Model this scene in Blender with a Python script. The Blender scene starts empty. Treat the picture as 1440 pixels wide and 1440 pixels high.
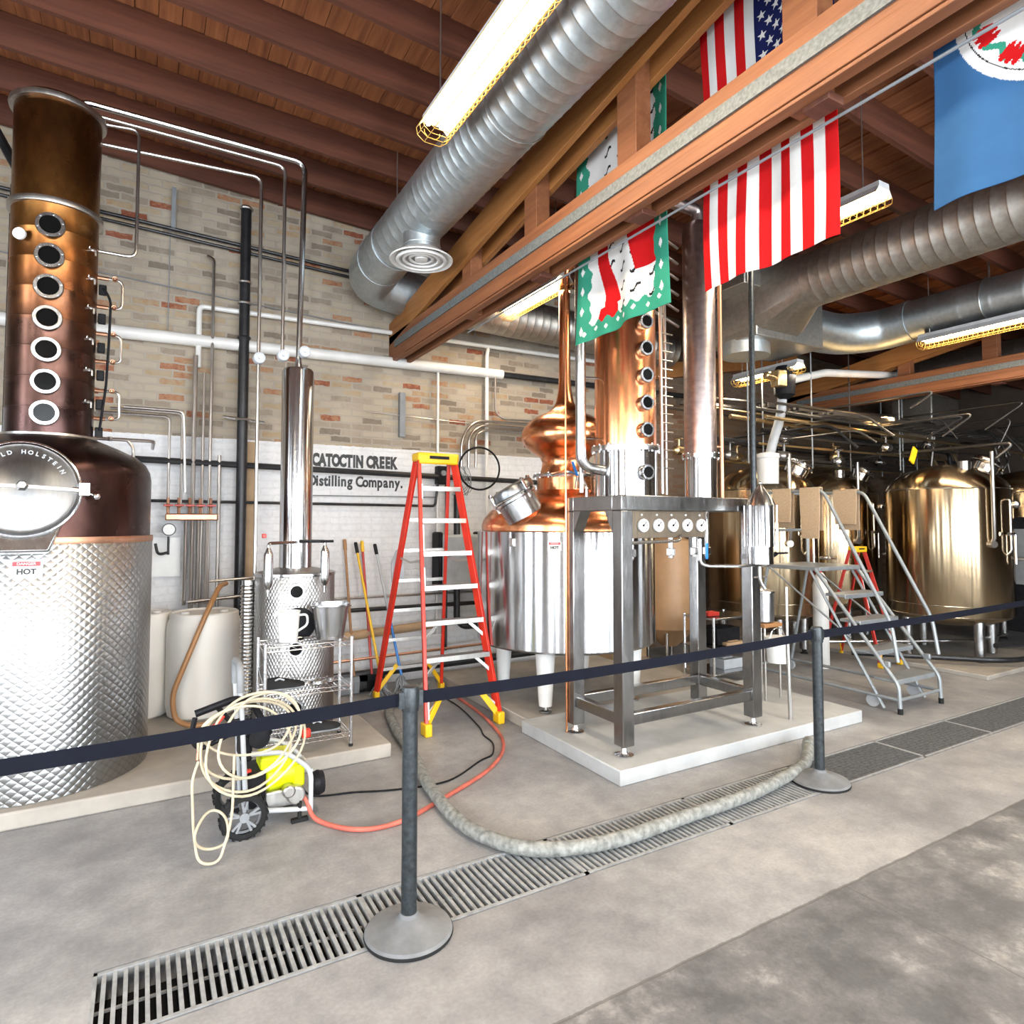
import bpy, math, random
from math import sin, cos, pi, radians, sqrt, atan2
from mathutils import Vector, Matrix
random.seed(7)
COL = bpy.context.scene.collection
V = Vector

# ------------------------------------------------------------ materials
def nodemat(name):
    m = bpy.data.materials.new(name); m.use_nodes = True
    nt = m.node_tree; b = nt.nodes['Principled BSDF']
    return m, nt, b
def N(nt, t, **k):
    n = nt.nodes.new(t)
    for a, v in k.items():
        if a in n.inputs.keys(): n.inputs[a].default_value = v
        else: setattr(n, a, v)
    return n
def ramp(nt, src, stops):
    r = nt.nodes.new('ShaderNodeValToRGB'); e = r.color_ramp.elements
    while len(e) < len(stops): e.new(.5)
    for i, (p, c) in enumerate(stops):
        e[i].position = p; e[i].color = (*c, 1)
    nt.links.new(src, r.inputs[0]); return r
def mix(nt, fac, a, b, mode='MIX'):
    n = nt.nodes.new('ShaderNodeMix'); n.data_type = 'RGBA'; n.blend_type = mode
    for s, v in ((n.inputs[0], fac), (n.inputs[6], a), (n.inputs[7], b)):
        if isinstance(v, (int, float)): s.default_value = v
        elif isinstance(v, tuple): s.default_value = (*v, 1)
        else: nt.links.new(v, s)
    return n.outputs[2]
def mth(nt, op, a, b=0., c=None):
    n = nt.nodes.new('ShaderNodeMath'); n.operation = op
    for i, v in enumerate((a, b) if c is None else (a, b, c)):
        if isinstance(v, (int, float)): n.inputs[i].default_value = v
        else: nt.links.new(v, n.inputs[i])
    return n.outputs[0]
def coords(nt, kind='Object', scale=(1, 1, 1)):
    t = nt.nodes.new('ShaderNodeTexCoord'); m = nt.nodes.new('ShaderNodeMapping')
    m.inputs['Scale'].default_value = scale
    nt.links.new(t.outputs[kind], m.inputs[0]); return m.outputs[0]
def noise(nt, co, scale, detail=4, rough=.55):
    n = N(nt, 'ShaderNodeTexNoise', Scale=scale, Detail=detail, Roughness=rough)
    nt.links.new(co, n.inputs['Vector']); return n.outputs['Fac']
def bump(nt, b, h, strength=.3, dist=.01):
    n = N(nt, 'ShaderNodeBump', Strength=strength, Distance=dist)
    nt.links.new(h, n.inputs['Height']); nt.links.new(n.outputs[0], b.inputs['Normal'])

def flat(name, c, rough=.5, metal=0., var=.12, scale=8, bmp=0.):
    m, nt, b = nodemat(name)
    f = noise(nt, coords(nt), scale)
    r = ramp(nt, f, [(.3, tuple(x*(1-var) for x in c)), (.7, tuple(min(1, x*(1+var)) for x in c))])
    nt.links.new(r.outputs[0], b.inputs['Base Color'])
    b.inputs['Roughness'].default_value = rough; b.inputs['Metallic'].default_value = metal
    if bmp: bump(nt, b, f, bmp)
    if name.startswith('flag_'):
        t = nt.nodes.new('ShaderNodeBsdfTranslucent'); nt.links.new(r.outputs[0], t.inputs[0])
        x = nt.nodes.new('ShaderNodeMixShader'); x.inputs[0].default_value = .35; b.inputs['Specular IOR Level'].default_value = .1
        nt.links.new(b.outputs[0], x.inputs[1]); nt.links.new(t.outputs[0], x.inputs[2]); nt.links.new(x.outputs[0], nt.nodes['Material Output'].inputs[0])
    return m
def metal(name, c, rough, streak=.12, var=.1, scale=(6, 6, .6), bmp=.05, wide=1., aniso=0.):
    m, nt, b = nodemat(name)
    f = noise(nt, coords(nt, 'Object', scale), 8*wide, 5, .6)
    r = ramp(nt, f, [(.3, tuple(x*(1-var) for x in c)), (.7, tuple(min(1, x*(1+var)) for x in c))])
    nt.links.new(r.outputs[0], b.inputs['Base Color'])
    b.inputs['Metallic'].default_value = 1
    nt.links.new(mth(nt, 'MULTIPLY_ADD', f, streak, rough-streak/2), b.inputs['Roughness'])
    if bmp: bump(nt, b, f, bmp, .02)
    if aniso:            # circumferential brushing: reflections stretch up and down the shell
        t = nt.nodes.new('ShaderNodeTangent'); t.direction_type = 'RADIAL'; t.axis = 'Z'; nt.links.new(t.outputs[0], b.inputs['Tangent'])
        b.inputs['Anisotropic'].default_value = aniso; b.inputs['Anisotropic Rotation'].default_value = .25
    return m
def dimple(name, c, rough, k):
    """pressed diamond pattern around a cylinder"""
    m, nt, b = nodemat(name)
    t = nt.nodes.new('ShaderNodeTexCoord'); s = nt.nodes.new('ShaderNodeSeparateXYZ')
    nt.links.new(t.outputs['Object'], s.inputs[0])
    a = mth(nt, 'ARCTAN2', s.outputs[1], s.outputs[0])
    u = mth(nt, 'MULTIPLY', a, k); v = mth(nt, 'MULTIPLY', s.outputs[2], k*1.9)
    p = mth(nt, 'ABSOLUTE', mth(nt, 'SINE', mth(nt, 'ADD', u, v)))
    q = mth(nt, 'ABSOLUTE', mth(nt, 'SINE', mth(nt, 'SUBTRACT', u, v)))
    h = mth(nt, 'POWER', mth(nt, 'MULTIPLY', p, q), .6)
    r = ramp(nt, h, [(0, tuple(x*.75 for x in c)), (.5, c)])
    nt.links.new(r.outputs[0], b.inputs['Base Color'])
    b.inputs['Metallic'].default_value = 1; b.inputs['Roughness'].default_value = rough
    bump(nt, b, h, .4, .006); return m
def wood(name, c1, c2, axis, sc=1., rough=.6):
    m, nt, b = nodemat(name)
    s = [14*sc, 14*sc, 14*sc]; s[axis] = .8*sc
    co = coords(nt, 'Object', tuple(s))
    f = noise(nt, co, 1.6, 6, .65); g = noise(nt, coords(nt), 1.1, 3)
    r = ramp(nt, f, [(.32, c1), (.68, c2)])
    nt.links.new(mix(nt, mth(nt, 'MULTIPLY', g, .55), r.outputs[0], tuple(x*.45 for x in c1)), b.inputs['Base Color'])
    b.inputs['Roughness'].default_value = rough; bump(nt, b, f, .25); return m
def emit(name, c, s):
    m, nt, b = nodemat(name)
    b.inputs['Base Color'].default_value = (*c, 1)
    b.inputs['Emission Color'].default_value = (*c, 1); b.inputs['Emission Strength'].default_value = s
    return m

M = {}
M['steel'] = metal('brushed_steel', (.46, .46, .46), .24)
M['mirror'] = metal('polished_steel', (.50, .50, .51), .17, .04, .05, (5, 5, .1), .01, 1., .92)
M['framesteel'] = metal('satin_square_steel', (.34, .335, .33), .24, .15, .12, (4, 4, 1), .04)
M['tank'] = metal('lamp_tinted_tank_steel', (.47, .365, .235), .19, .05, .08, (5, 5, .1), .01, 1., .92)  # yellow cast of the warm lamps is put into the steel colour
M['dimple'] = dimple('dimpled_steel', (.33, .33, .325), .30, 32)
M['dimple2'] = dimple('fine_dimpled_steel', (.34, .325, .31), .3, 34)
M['copper'] = metal('bright_copper', (.74, .31, .145), .24, .06, .08, (3, 3, 3), .012)
M['dullsteel'] = metal('heat_tinted_steel', (.46, .39, .38), .34, .06, .2, (2, 2, 3), .015)
M['galv'] = metal('galvanised_duct', (.50, .55, .57), .46, .15, .12, (3, 3, 3), .05)
M['galvwarm'] = metal('dull_duct', (.42, .40, .36), .46, .15, .15, (3, 3, 3), .05)
M['alu'] = metal('aluminium', (.50, .485, .46), .35)
M['lidsteel'] = metal('spun_lid_steel', (.19, .195, .2), .3)
M['chrome'] = metal('chrome_wire', (.75, .75, .76), .18)
M['tube'] = metal('thin_steel_tube', (.44, .41, .38), .3)
M['white'] = flat('white_plastic', (.78, .77, .74), .4, 0, .05)
M['drum'] = flat('translucent_drum', (.80, .77, .72), .45, 0, .05, 2)
M['tan'] = flat('tan_plastic', (.42, .25, .13), .5, 0, .15, 3)
M['whitepipe'] = flat('white_painted_pipe', (.80, .78, .74), .35, 0, .06, 5)
M['black'] = flat('black_painted', (.012, .012, .014), .45, 0, .3, 20)
M['blackpipe'] = flat('black_iron_pipe', (.02, .02, .022), .4, .3, .4, 12)
M['post'] = flat('scuffed_black_post', (.028, .034, .038), .38, .4, .5, 45, .1)
M['rubber'] = flat('black_rubber', (.02, .02, .02), .7)
M['base'] = flat('dusty_grey_base', (.16, .165, .17), .75, 0, .25, 9, .1)
M['belt'] = flat('black_webbing', (.007, .008, .014), .9)
M['red'] = flat('red_fibreglass', (.66, .03, .012), .4, 0, .1, 10)
M['yellow'] = flat('yellow_plastic', (.85, .50, .01), .45)
M['lime'] = flat('lime_plastic', (.72, .80, .0), .4)
M['blue'] = flat('blue_handle', (.02, .2, .62), .4)
M['redvalve'] = flat('red_valve_handle', (.5, .03, .02), .4)
M['grey'] = flat('grey_plastic', (.22, .23, .24), .5)
M['lgrey'] = flat('light_grey_paint', (.48, .50, .52), .45)
M['hose_grey'] = flat('dirty_ribbed_hose', (.22, .225, .21), .75, 0, .45, 28, .3)
M['hose_red'] = flat('dusty_red_hose', (.55, .13, .09), .6, 0, .35, 6)
M['hose_cream'] = flat('cream_pressure_hose', (.52, .45, .32), .5)
M['hose_tan'] = flat('brown_hose', (.33, .16, .06), .5)
M['towel'] = flat('tan_towel', (.50, .36, .23), .95, 0, .1, 60, .3)
M['slab'] = flat('pale_concrete', (.44, .45, .45), .8, 0, .12, 5, .1)
M['slabtan'] = flat('tan_concrete', (.36, .33, .29), .8, 0, .2, 3, .1)
M['rackgrey'] = flat('grey_steel_paint', (.30, .325, .34), .4, .4)
M['panel'] = metal('painted_reflection_panel', (.17, .135, .10), .42)  # brown reflection of the room painted into the panel colour
M['brass'] = metal('copper_manifold', (.45, .24, .15), .4)
M['truss'] = wood('truss_timber', (.21, .07, .026), (.36, .14, .055), 1)
M['trussorange'] = wood('orange_timber', (.33, .12, .03), (.50, .22, .06), 1)
M['joist'] = wood('dark_joist_timber', (.075, .022, .012), (.17, .052, .024), 0)
M['deck'] = wood('roof_deck_boards', (.22, .07, .03), (.52, .19, .07), 1, 1.)
M['plate'] = flat('perforated_steel_plate', (.15, .165, .165), .6, .2, .3, 60, .3)
M['tubelamp'] = emit('fluorescent_tube', (1., .76, .42), 22)
M['bulb'] = emit('warm_bulb', (1., .62, .25), 20)
M['guard'] = flat('brass_wire_guard', (.75, .48, .12), .35, .6)
M['lampbody'] = flat('lamp_enamel', (.62, .62, .62), .35)
M['blackglass'] = flat('dark_sight_glass', (.006, .006, .006), .12)
M['blackglass'].node_tree.nodes['Principled BSDF'].inputs['Specular IOR Level'].default_value = .08
for k_ in ('belt', 'rubber', 'black'): M[k_].node_tree.nodes['Principled BSDF'].inputs['Specular IOR Level'].default_value = .12
M['paint'] = flat('sign_paint', (.03, .03, .032), .6)
M['signred'] = flat('sign_red', (.7, .05, .06), .5)
M['dial'] = flat('dial_face', (.85, .85, .83), .4)
M['fgreen'] = flat('flag_green', (.05, .33, .22), .85, 0, .08)
M['fwhite'] = flat('flag_white', (.80, .79, .77), .85, 0, .04)
M['fred'] = flat('flag_red', (.62, .014, .016), .85, 0, .06)
M['fnavy'] = flat('flag_navy', (.015, .02, .10), .85, 0, .08)
M['fblue'] = flat('flag_blue', (.055, .16, .34), .85, 0, .07)
M['cardboard'] = flat('cardboard', (.42, .28, .16), .85)
M['grate'] = flat('grey_grate', (.30, .31, .315), .55, .1, .25, 20)
M['mat'] = flat('fine_mesh_grate', (.10, .105, .11), .7, .2, .4, 40, .3)
M['darkpipe'] = metal('dark_background_pipe', (.20, .19, .18), .4)
M['goldpipe'] = metal('warm_background_pipe', (.55, .42, .24), .35)

def glass():
    m, nt, b = nodemat('window_glass')
    b.inputs['Transmission Weight'].default_value = 1; b.inputs['Roughness'].default_value = .02
    b.inputs['IOR'].default_value = 1.0; b.inputs['Base Color'].default_value = (.97, .98, 1, 1)
    return m
M['glass'] = glass()

def aged_copper():
    m, nt, b = nodemat('aged_copper')
    t = nt.nodes.new('ShaderNodeTexCoord'); s = nt.nodes.new('ShaderNodeSeparateXYZ')
    nt.links.new(t.outputs['Object'], s.inputs[0])
    f = noise(nt, coords(nt, 'Object', (2.5, 2.5, 2.5)), 3, 6, .6)
    z = mth(nt, 'MULTIPLY_ADD', f, .5, mth(nt, 'SUBTRACT', s.outputs[2], .25))
    zz = mth(nt, 'DIVIDE', z, 5.)
    r = ramp(nt, zz, [(.26, (.055, .024, .018)), (.42, (.05, .028, .027)), (.56, (.085, .042, .03)), (.645, (.25, .095, .03)), (.71, (.24, .11, .03)), (.79, (.13, .052, .015)), (.90, (.10, .04, .012))])
    g = ramp(nt, noise(nt, coords(nt, 'Object', (1, 1, .5)), 9, 5), [(.42, (.55, .5, .45)), (.6, (1.1, 1.05, 1.))])
    nt.links.new(mix(nt, .7, r.outputs[0], g.outputs[0], 'MULTIPLY'), b.inputs['Base Color'])
    b.inputs['Metallic'].default_value = .9
    nt.links.new(mth(nt, 'MULTIPLY_ADD', f, .25, .18), b.inputs['Roughness'])
    bump(nt, b, f, .05); return m
M['aged'] = aged_copper()

def concrete():
    m, nt, b = nodemat('concrete_floor')
    co = coords(nt)
    f1 = noise(nt, co, .7, 8, .65); f2 = noise(nt, co, 5, 8, .7); f3 = noise(nt, co, 60, 3)
    r = ramp(nt, f1, [(.34, (.22, .22, .23)), (.5, (.32, .32, .325)), (.64, (.41, .408, .405))])
    c = mix(nt, .55, r.outputs[0], ramp(nt, f2, [(.35, (.55, .55, .56)), (.65, (1.12, 1.1, 1.08))]).outputs[0], 'MULTIPLY')
    c = mix(nt, .25, c, ramp(nt, f3, [(.4, (.7, .7, .7)), (.6, (1.1, 1.1, 1.1))]).outputs[0], 'MULTIPLY')
    s = nt.nodes.new('ShaderNodeSeparateXYZ'); nt.links.new(co, s.inputs[0])
    yy = mth(nt, 'ADD', s.outputs[1], mth(nt, 'MULTIPLY', mth(nt, 'SUBTRACT', f2, .5), .03))
    near = mth(nt, 'LESS_THAN', yy, 1.83)             # an older, darker pour
    st = ramp(nt, noise(nt, coords(nt, 'Object', (1, 1, 1)), 2.3, 9, .72), [(.42, (.36, .37, .385)), (.55, (.60, .60, .60)), (.64, (1.1, 1.08, 1.03))])
    c = mix(nt, near, c, mix(nt, 1., c, st.outputs[0], 'MULTIPLY'))
    line = mth(nt, 'LESS_THAN', mth(nt, 'ABSOLUTE', mth(nt, 'SUBTRACT', yy, 1.83)), .007)
    xx = mth(nt, 'ADD', s.outputs[0], mth(nt, 'MULTIPLY', mth(nt, 'SUBTRACT', f2, .5), .03))
    l2 = mth(nt, 'MULTIPLY', near, mth(nt, 'LESS_THAN', mth(nt, 'ABSOLUTE', mth(nt, 'SUBTRACT', xx, 2.85)), .004))
    c = mix(nt, mth(nt, 'MULTIPLY', mth(nt, 'MAXIMUM', line, l2), .65), c, (.09, .085, .08))
    nt.links.new(c, b.inputs['Base Color'])
    nt.links.new(mth(nt, 'MULTIPLY_ADD', f2, .35, .38), b.inputs['Roughness'])
    bump(nt, b, f2, .12, .01); return m
M['floor'] = concrete()

def brick(axis):
    m, nt, b = nodemat('old_brick_and_whitewash')
    t = nt.nodes.new('ShaderNodeTexCoord'); s = nt.nodes.new('ShaderNodeSeparateXYZ'); cb = nt.nodes.new('ShaderNodeCombineXYZ')
    nt.links.new(t.outputs['Object'], s.inputs[0])
    nt.links.new(s.outputs[axis], cb.inputs[0]); nt.links.new(s.outputs[2], cb.inputs[1])
    wob = noise(nt, t.outputs['Object'], 12, 3)
    w = nt.nodes.new('ShaderNodeVectorMath'); w.operation = 'MULTIPLY_ADD'
    nt.links.new(cb.outputs[0], w.inputs[0]); w.inputs[1].default_value = (1, 1, 1)
    c2 = nt.nodes.new('ShaderNodeCombineXYZ'); nt.links.new(mth(nt, 'MULTIPLY', wob, .035), c2.inputs[1]); nt.links.new(mth(nt, 'MULTIPLY', wob, .03), c2.inputs[0])
    nt.links.new(c2.outputs[0], w.inputs[2])
    br = N(nt, 'ShaderNodeTexBrick', Scale=1.0)
    br.inputs['Color1'].default_value = (0, 0, 0, 1); br.inputs['Color2'].default_value = (1, 1, 1, 1); br.inputs['Mortar'].default_value = (.45, .45, .45, 1)
    br.inputs['Mortar Size'].default_value = .010; br.inputs['Mortar Smooth'].default_value = .3
    br.inputs['Brick Width'].default_value = .22; br.inputs['Row Height'].default_value = .070; br.inputs['Bias'].default_value = 0
    nt.links.new(w.outputs[0], br.inputs['Vector'])
    sp = nt.nodes.new('ShaderNodeSeparateColor'); nt.links.new(br.outputs['Color'], sp.inputs[0])
    fine = noise(nt, t.outputs['Object'], 18, 6, .7); big = noise(nt, t.outputs['Object'], 1.3, 4)
    v = mth(nt, 'ADD', sp.outputs[0], mth(nt, 'MULTIPLY', mth(nt, 'SUBTRACT', fine, .5), .35))
    v = mth(nt, 'ADD', v, mth(nt, 'MULTIPLY', mth(nt, 'SUBTRACT', big, .5), .35))
    rb = ramp(nt, v, [(.0, (.20, .16, .12)), (.18, (.31, .25, .19)), (.42, (.42, .35, .27)), (.70, (.42, .35, .26)), (.86, (.38, .28, .17)), (.94, (.36, .17, .09)), (1., (.24, .07, .035))])
    c = mix(nt, mth(nt, 'MULTIPLY', br.outputs['Fac'], .8), rb.outputs[0], (.37, .32, .26))
    edge = mth(nt, 'ADD', s.outputs[2], mth(nt, 'MULTIPLY', mth(nt, 'SUBTRACT', fine, .5), .03))
    wf = mth(nt, 'MULTIPLY', mth(nt, 'LESS_THAN', edge, 2.47), mth(nt, 'LESS_THAN', s.outputs[0], 4.75))
    bare = mth(nt, 'GREATER_THAN', s.outputs[0], 5.4); c = mix(nt, mth(nt, 'MULTIPLY', bare, .8), c, (.10, .055, .03))  # unclean brown brick, with the dimness of the far end mixed in
    wc = ramp(nt, mth(nt, 'ADD', mth(nt, 'MULTIPLY', fine, .6), mth(nt, 'MULTIPLY', big, .4)), [(.35, (.68, .67, .67)), (.55, (.80, .79, .79)), (.75, (.86, .85, .84))])
    wcc = mix(nt, mth(nt, 'MULTIPLY', br.outputs['Fac'], .12), wc.outputs[0], (.5, .5, .5))
    nt.links.new(mix(nt, wf, c, wcc), b.inputs['Base Color'])
    b.inputs['Roughness'].default_value = .85
    h = mth(nt, 'SUBTRACT', mth(nt, 'MULTIPLY', fine, .5), br.outputs['Fac'])
    bump(nt, b, h, .45, .012); return m
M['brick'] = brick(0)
M['brickside'] = brick(1)
M['wallplain'] = flat('painted_side_wall', (.20, .165, .135), .8, 0, .15, 1.5, .05)
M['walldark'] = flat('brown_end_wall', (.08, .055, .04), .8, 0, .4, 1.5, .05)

# ------------------------------------------------------------ geometry
class MB:
    def __init__(s, o=(0, 0, 0)):
        s.o = V(o); s.v = []; s.f = []; s.m = []; s.mi = 0
    def add(s, vs, fs):
        n = len(s.v); s.v += [V(p) for p in vs]
        s.f += [tuple(i+n for i in f) for f in fs]; s.m += [s.mi]*len(fs); return s
    def box(s, c, d, R=None):
        c = V(c); x, y, z = d[0]/2, d[1]/2, d[2]/2
        ps = [V((i*x, j*y, k*z)) for i in (-1, 1) for j in (-1, 1) for k in (-1, 1)]
        if R is not None: ps = [R @ p for p in ps]
        return s.add([c+p for p in ps], [(0, 1, 3, 2), (4, 6, 7, 5), (0, 4, 5, 1), (2, 3, 7, 6), (0, 2, 6, 4), (1, 5, 7, 3)])
    def bb(s, a, b):
        return s.box([(a[i]+b[i])/2 for i in range(3)], [abs(b[i]-a[i]) for i in range(3)])
    def bar(s, a, b, w, h, up=(0, 0, 1)):
        a, b = V(a), V(b); d = (b-a); L = d.length; d.normalize(); u = V(up)
        x = d.cross(u)
        if x.length < 1e-4: x = d.cross(V((0, 1, 0)))
        x.normalize(); z = x.cross(d)
        R = Matrix((x, d, z)).transposed()
        return s.box((a+b)/2, (w, L, h), R)
    def loft(s, rings, cap=True, closed=False):
        n = len(rings[0]); base = len(s.v); vs = [p for r in rings for p in r]; fs = []
        m = len(rings)
        for i in range(m if closed else m-1):
            for j in range(n):
                a = i*n+j; b = i*n+(j+1) % n; c = ((i+1) % m)*n+(j+1) % n; d = ((i+1) % m)*n+j
                fs.append((a, b, c, d))
        if cap and not closed:
            fs.append(tuple(reversed(range(n)))); fs.append(tuple(range((m-1)*n, m*n)))
        return s.add(vs, fs)
    def frame(s, d):
        d = V(d).normalized(); u = V((0, 0, 1)) if abs(d.z) < .95 else V((1, 0, 0))
        x = u.cross(d).normalized(); y = d.cross(x); return x, y
    def lathe(s, prof, c, axis=(0, 0, 1), seg=48, cap=True):
        """prof: (radius, distance along axis)"""
        c = V(c); d = V(axis).normalized(); x, y = s.frame(d)
        rings = [[c+d*h+(x*cos(2*pi*k/seg)+y*sin(2*pi*k/seg))*max(r, 1e-4) for k in range(seg)] for r, h in prof]
        return s.loft(rings, cap)
    def cyl(s, a, b, r, r2=None, seg=16):
        a, b = V(a), V(b); L = (b-a).length
        return s.lathe([(r, 0), (r if r2 is None else r2, L)], a, b-a, seg)
    def sphere(s, c, r, seg=16, sc=(1, 1, 1)):
        c = V(c); rings = []
        for i in range(1, seg//2):
            t = pi*i/(seg//2)
            rings.append([c+V((r*sc[0]*sin(t)*cos(2*pi*k/seg), r*sc[1]*sin(t)*sin(2*pi*k/seg), -r*sc[2]*cos(t))) for k in range(seg)])
        return s.loft(rings)
    def tube(s, pts, r, bend=0., seg=10, closed=False, ribs=None):
        pts = [V(p) for p in pts]
        if bend:
            q = [pts[0]]
            for i in range(1, len(pts)-1):
                p = pts[i]; a = (pts[i-1]-p); b = (pts[i+1]-p)
                k = min(bend, a.length*.49, b.length*.49); a.normalize(); b.normalize()
                A, B = p+a*k, p+b*k
                for t in range(7):
                    u = t/6; q.append(A*(1-u)**2+p*2*u*(1-u)+B*u*u)
            q.append(pts[-1]); pts = q
        n = len(pts); rings = []; up = None
        for i, p in enumerate(pts):
            if closed: d = pts[(i+1) % n]-pts[i-1]
            else: d = pts[min(i+1, n-1)]-pts[max(i-1, 0)]
            if d.length < 1e-6: d = V((0, 0, 1))
            d.normalize()
            if up is None:
                x, y = s.frame(d)
            else:
                x = (up-d*up.dot(d))
                x = x.normalized() if x.length > 1e-5 else s.frame(d)[0]
                y = d.cross(x)
            up = x; rr = r if not ribs else r*(1+ribs*(1 if i % 2 else -1))
            rings.append([p+(x*cos(2*pi*k/seg)+y*sin(2*pi*k/seg))*rr for k in range(seg)])
        return s.loft(rings, True, closed)
    def torus(s, c, axis, R, r, seg=32, rs=8):
        c = V(c); d = V(axis).normalized(); x, y = s.frame(d)
        rings = []
        for k in range(seg):
            e = x*cos(2*pi*k/seg)+y*sin(2*pi*k/seg)
            rings.append([c+e*(R+r*cos(2*pi*j/rs))+d*r*sin(2*pi*j/rs) for j in range(rs)])
        return s.loft(rings, closed=True)
    def build(s, name, mats, parent=None, bevel=0., ang=35, label=None):
        me = bpy.data.meshes.new(name)
        me.from_pydata([p-s.o for p in s.v], [], s.f)
        if not isinstance(mats, (list, tuple)): mats = [mats]
        for k in mats: me.materials.append(M[k] if isinstance(k, str) else k)
        if len(mats) > 1: me.polygons.foreach_set('material_index', s.m)
        me.polygons.foreach_set('use_smooth', [True]*len(me.polygons))
        me.update()
        try: me.set_sharp_from_angle(angle=radians(ang))
        except Exception: pass
        o = bpy.data.objects.new(name, me); COL.objects.link(o)
        if parent is None: o.location = s.o
        else: o.parent = parent
        if bevel:
            b = o.modifiers.new('bevel', 'BEVEL'); b.width = bevel; b.segments = 2; b.limit_method = 'ANGLE'
        if label: o['label'] = label
        return o
def tag(o, label, cat, group=None, kind=None):
    o['label'] = label; o['category'] = cat
    if group: o['group'] = group
    if kind: o['kind'] = kind
    return o
def struct(o): o['kind'] = 'structure'; return o
def thing(name, loc, label, cat, group=None):
    o = bpy.data.objects.new(name, None); COL.objects.link(o); o.location = loc
    o.empty_display_size = .05
    return tag(o, label, cat, group)
def fixup():
    """children were meshed around their thing's own location, so local coordinates are already right"""
def dup(root, loc, label=None, group=None):
    def rec(o, par):
        c = o.copy(); COL.objects.link(c); c.parent = par
        for ch in list(o.children): rec(ch, c)
        return c
    c = rec(root, None); c.location = loc
    if label: c['label'] = label
    if group: c['group'] = group
    return c
def one(mb, name, mat, label, cat, group=None, bevel=0.):
    return tag(mb.build(name, mat, None, bevel), label, cat, group)
def textmesh(s, size, extrude=.002, bold=0., xs=1., spacing=1., align='CENTER'):
    cu = bpy.data.curves.new('t', 'FONT'); cu.body = s; cu.size = size; cu.extrude = extrude
    cu.offset = bold; cu.align_x = align; cu.align_y = 'CENTER'; cu.space_character = spacing; cu.resolution_u = 3
    ob = bpy.data.objects.new('t', cu)
    me = bpy.data.meshes.new_from_object(ob)
    vs = [V((v.co.x*xs, v.co.y, v.co.z)) for v in me.vertices]; fs = [tuple(p.vertices) for p in me.polygons]
    bpy.data.objects.remove(ob); bpy.data.curves.remove(cu); bpy.data.meshes.remove(me)
    return vs, fs
def put_text(mb, s, c, size, right=(1, 0, 0), up=(0, 0, 1), **k):
    vs, fs = textmesh(s, size, **k); r, u = V(right), V(up); n = r.cross(u); c = V(c)
    mb.add([c+r*p.x+u*p.y+n*p.z for p in vs], fs); return mb

# ------------------------------------------------------------ camera
cam = bpy.data.cameras.new('camera'); co = bpy.data.objects.new('camera', cam); COL.objects.link(co)
co.location = (0, 0, 1.68); co.rotation_euler = (radians(92.5), 0, radians(-30.2))
cam.sensor_width = 36; cam.lens = 22.3; cam.shift_y = -24/1440; cam.clip_start = .02; cam.clip_end = 100
bpy.context.scene.camera = co

# ------------------------------------------------------------ the room
X0, X1, Y0, Y1 = -3.6, 14.2, -4.0, 6.5
CZ = lambda x: 5.03-.05*(x-1.7)          # underside of the roof deck
mb = MB(); mb.bb((X0-.3, Y0-.3, -.3), (X1+.3, 2.5, 0)); mb.bb((X0-.3, 2.9, -.3), (X1+.3, Y1+.3, 0))
mb.bb((X0-.3, 2.5, -.3), (-.12, 2.9, 0)); mb.bb((-.12, 2.5, -.3), (X1+.3, 2.9, -.12))
struct(mb.build('floor', 'floor'))
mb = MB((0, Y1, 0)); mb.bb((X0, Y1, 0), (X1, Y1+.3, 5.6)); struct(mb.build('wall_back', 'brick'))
mb = MB(); mb.bb((X1, Y0, 0), (X1+.3, Y1, 5.6)); struct(mb.build('wall_right', 'walldark'))
# walls with openings
def holed(name, mat, axis, pos, a0, a1, z1, holes):
    mb = MB()
    def bx(u0, u1, z0, z2):
        if axis == 'y': mb.bb((u0, pos, z0), (u1, pos-.3, z2))
        else: mb.bb((pos, u0, z0), (pos-.3, u1, z2))
    last = a0
    for (u0, u1, zz0, zz1) in holes:
        bx(last, u0, 0, z1)
        if zz0 > 0: bx(u0, u1, 0, zz0)
        bx(u0, u1, zz1, z1); last = u1
    bx(last, a1, 0, z1)
    struct(mb.build(name, mat))
FW = [(a, a+.72, .05, 3.9) for a in (-3.1, -1.9, -.7, .5, 1.7, 2.9, 4.1, 5.3, 6.5)]
LW = [(-2.8, -1.9, .05, 3.6), (-1.2, -.3, .05, 3.6), (1.3, 2.2, .05, 3.6), (3.0, 3.9, .05, 3.6)]
holed('wall_front', 'wallplain', 'y', Y0, X0, X1, 5.6, FW)
holed('wall_left', 'wallplain', 'x', X0, Y0, Y1, 5.6, LW)
wn = 1
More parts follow.
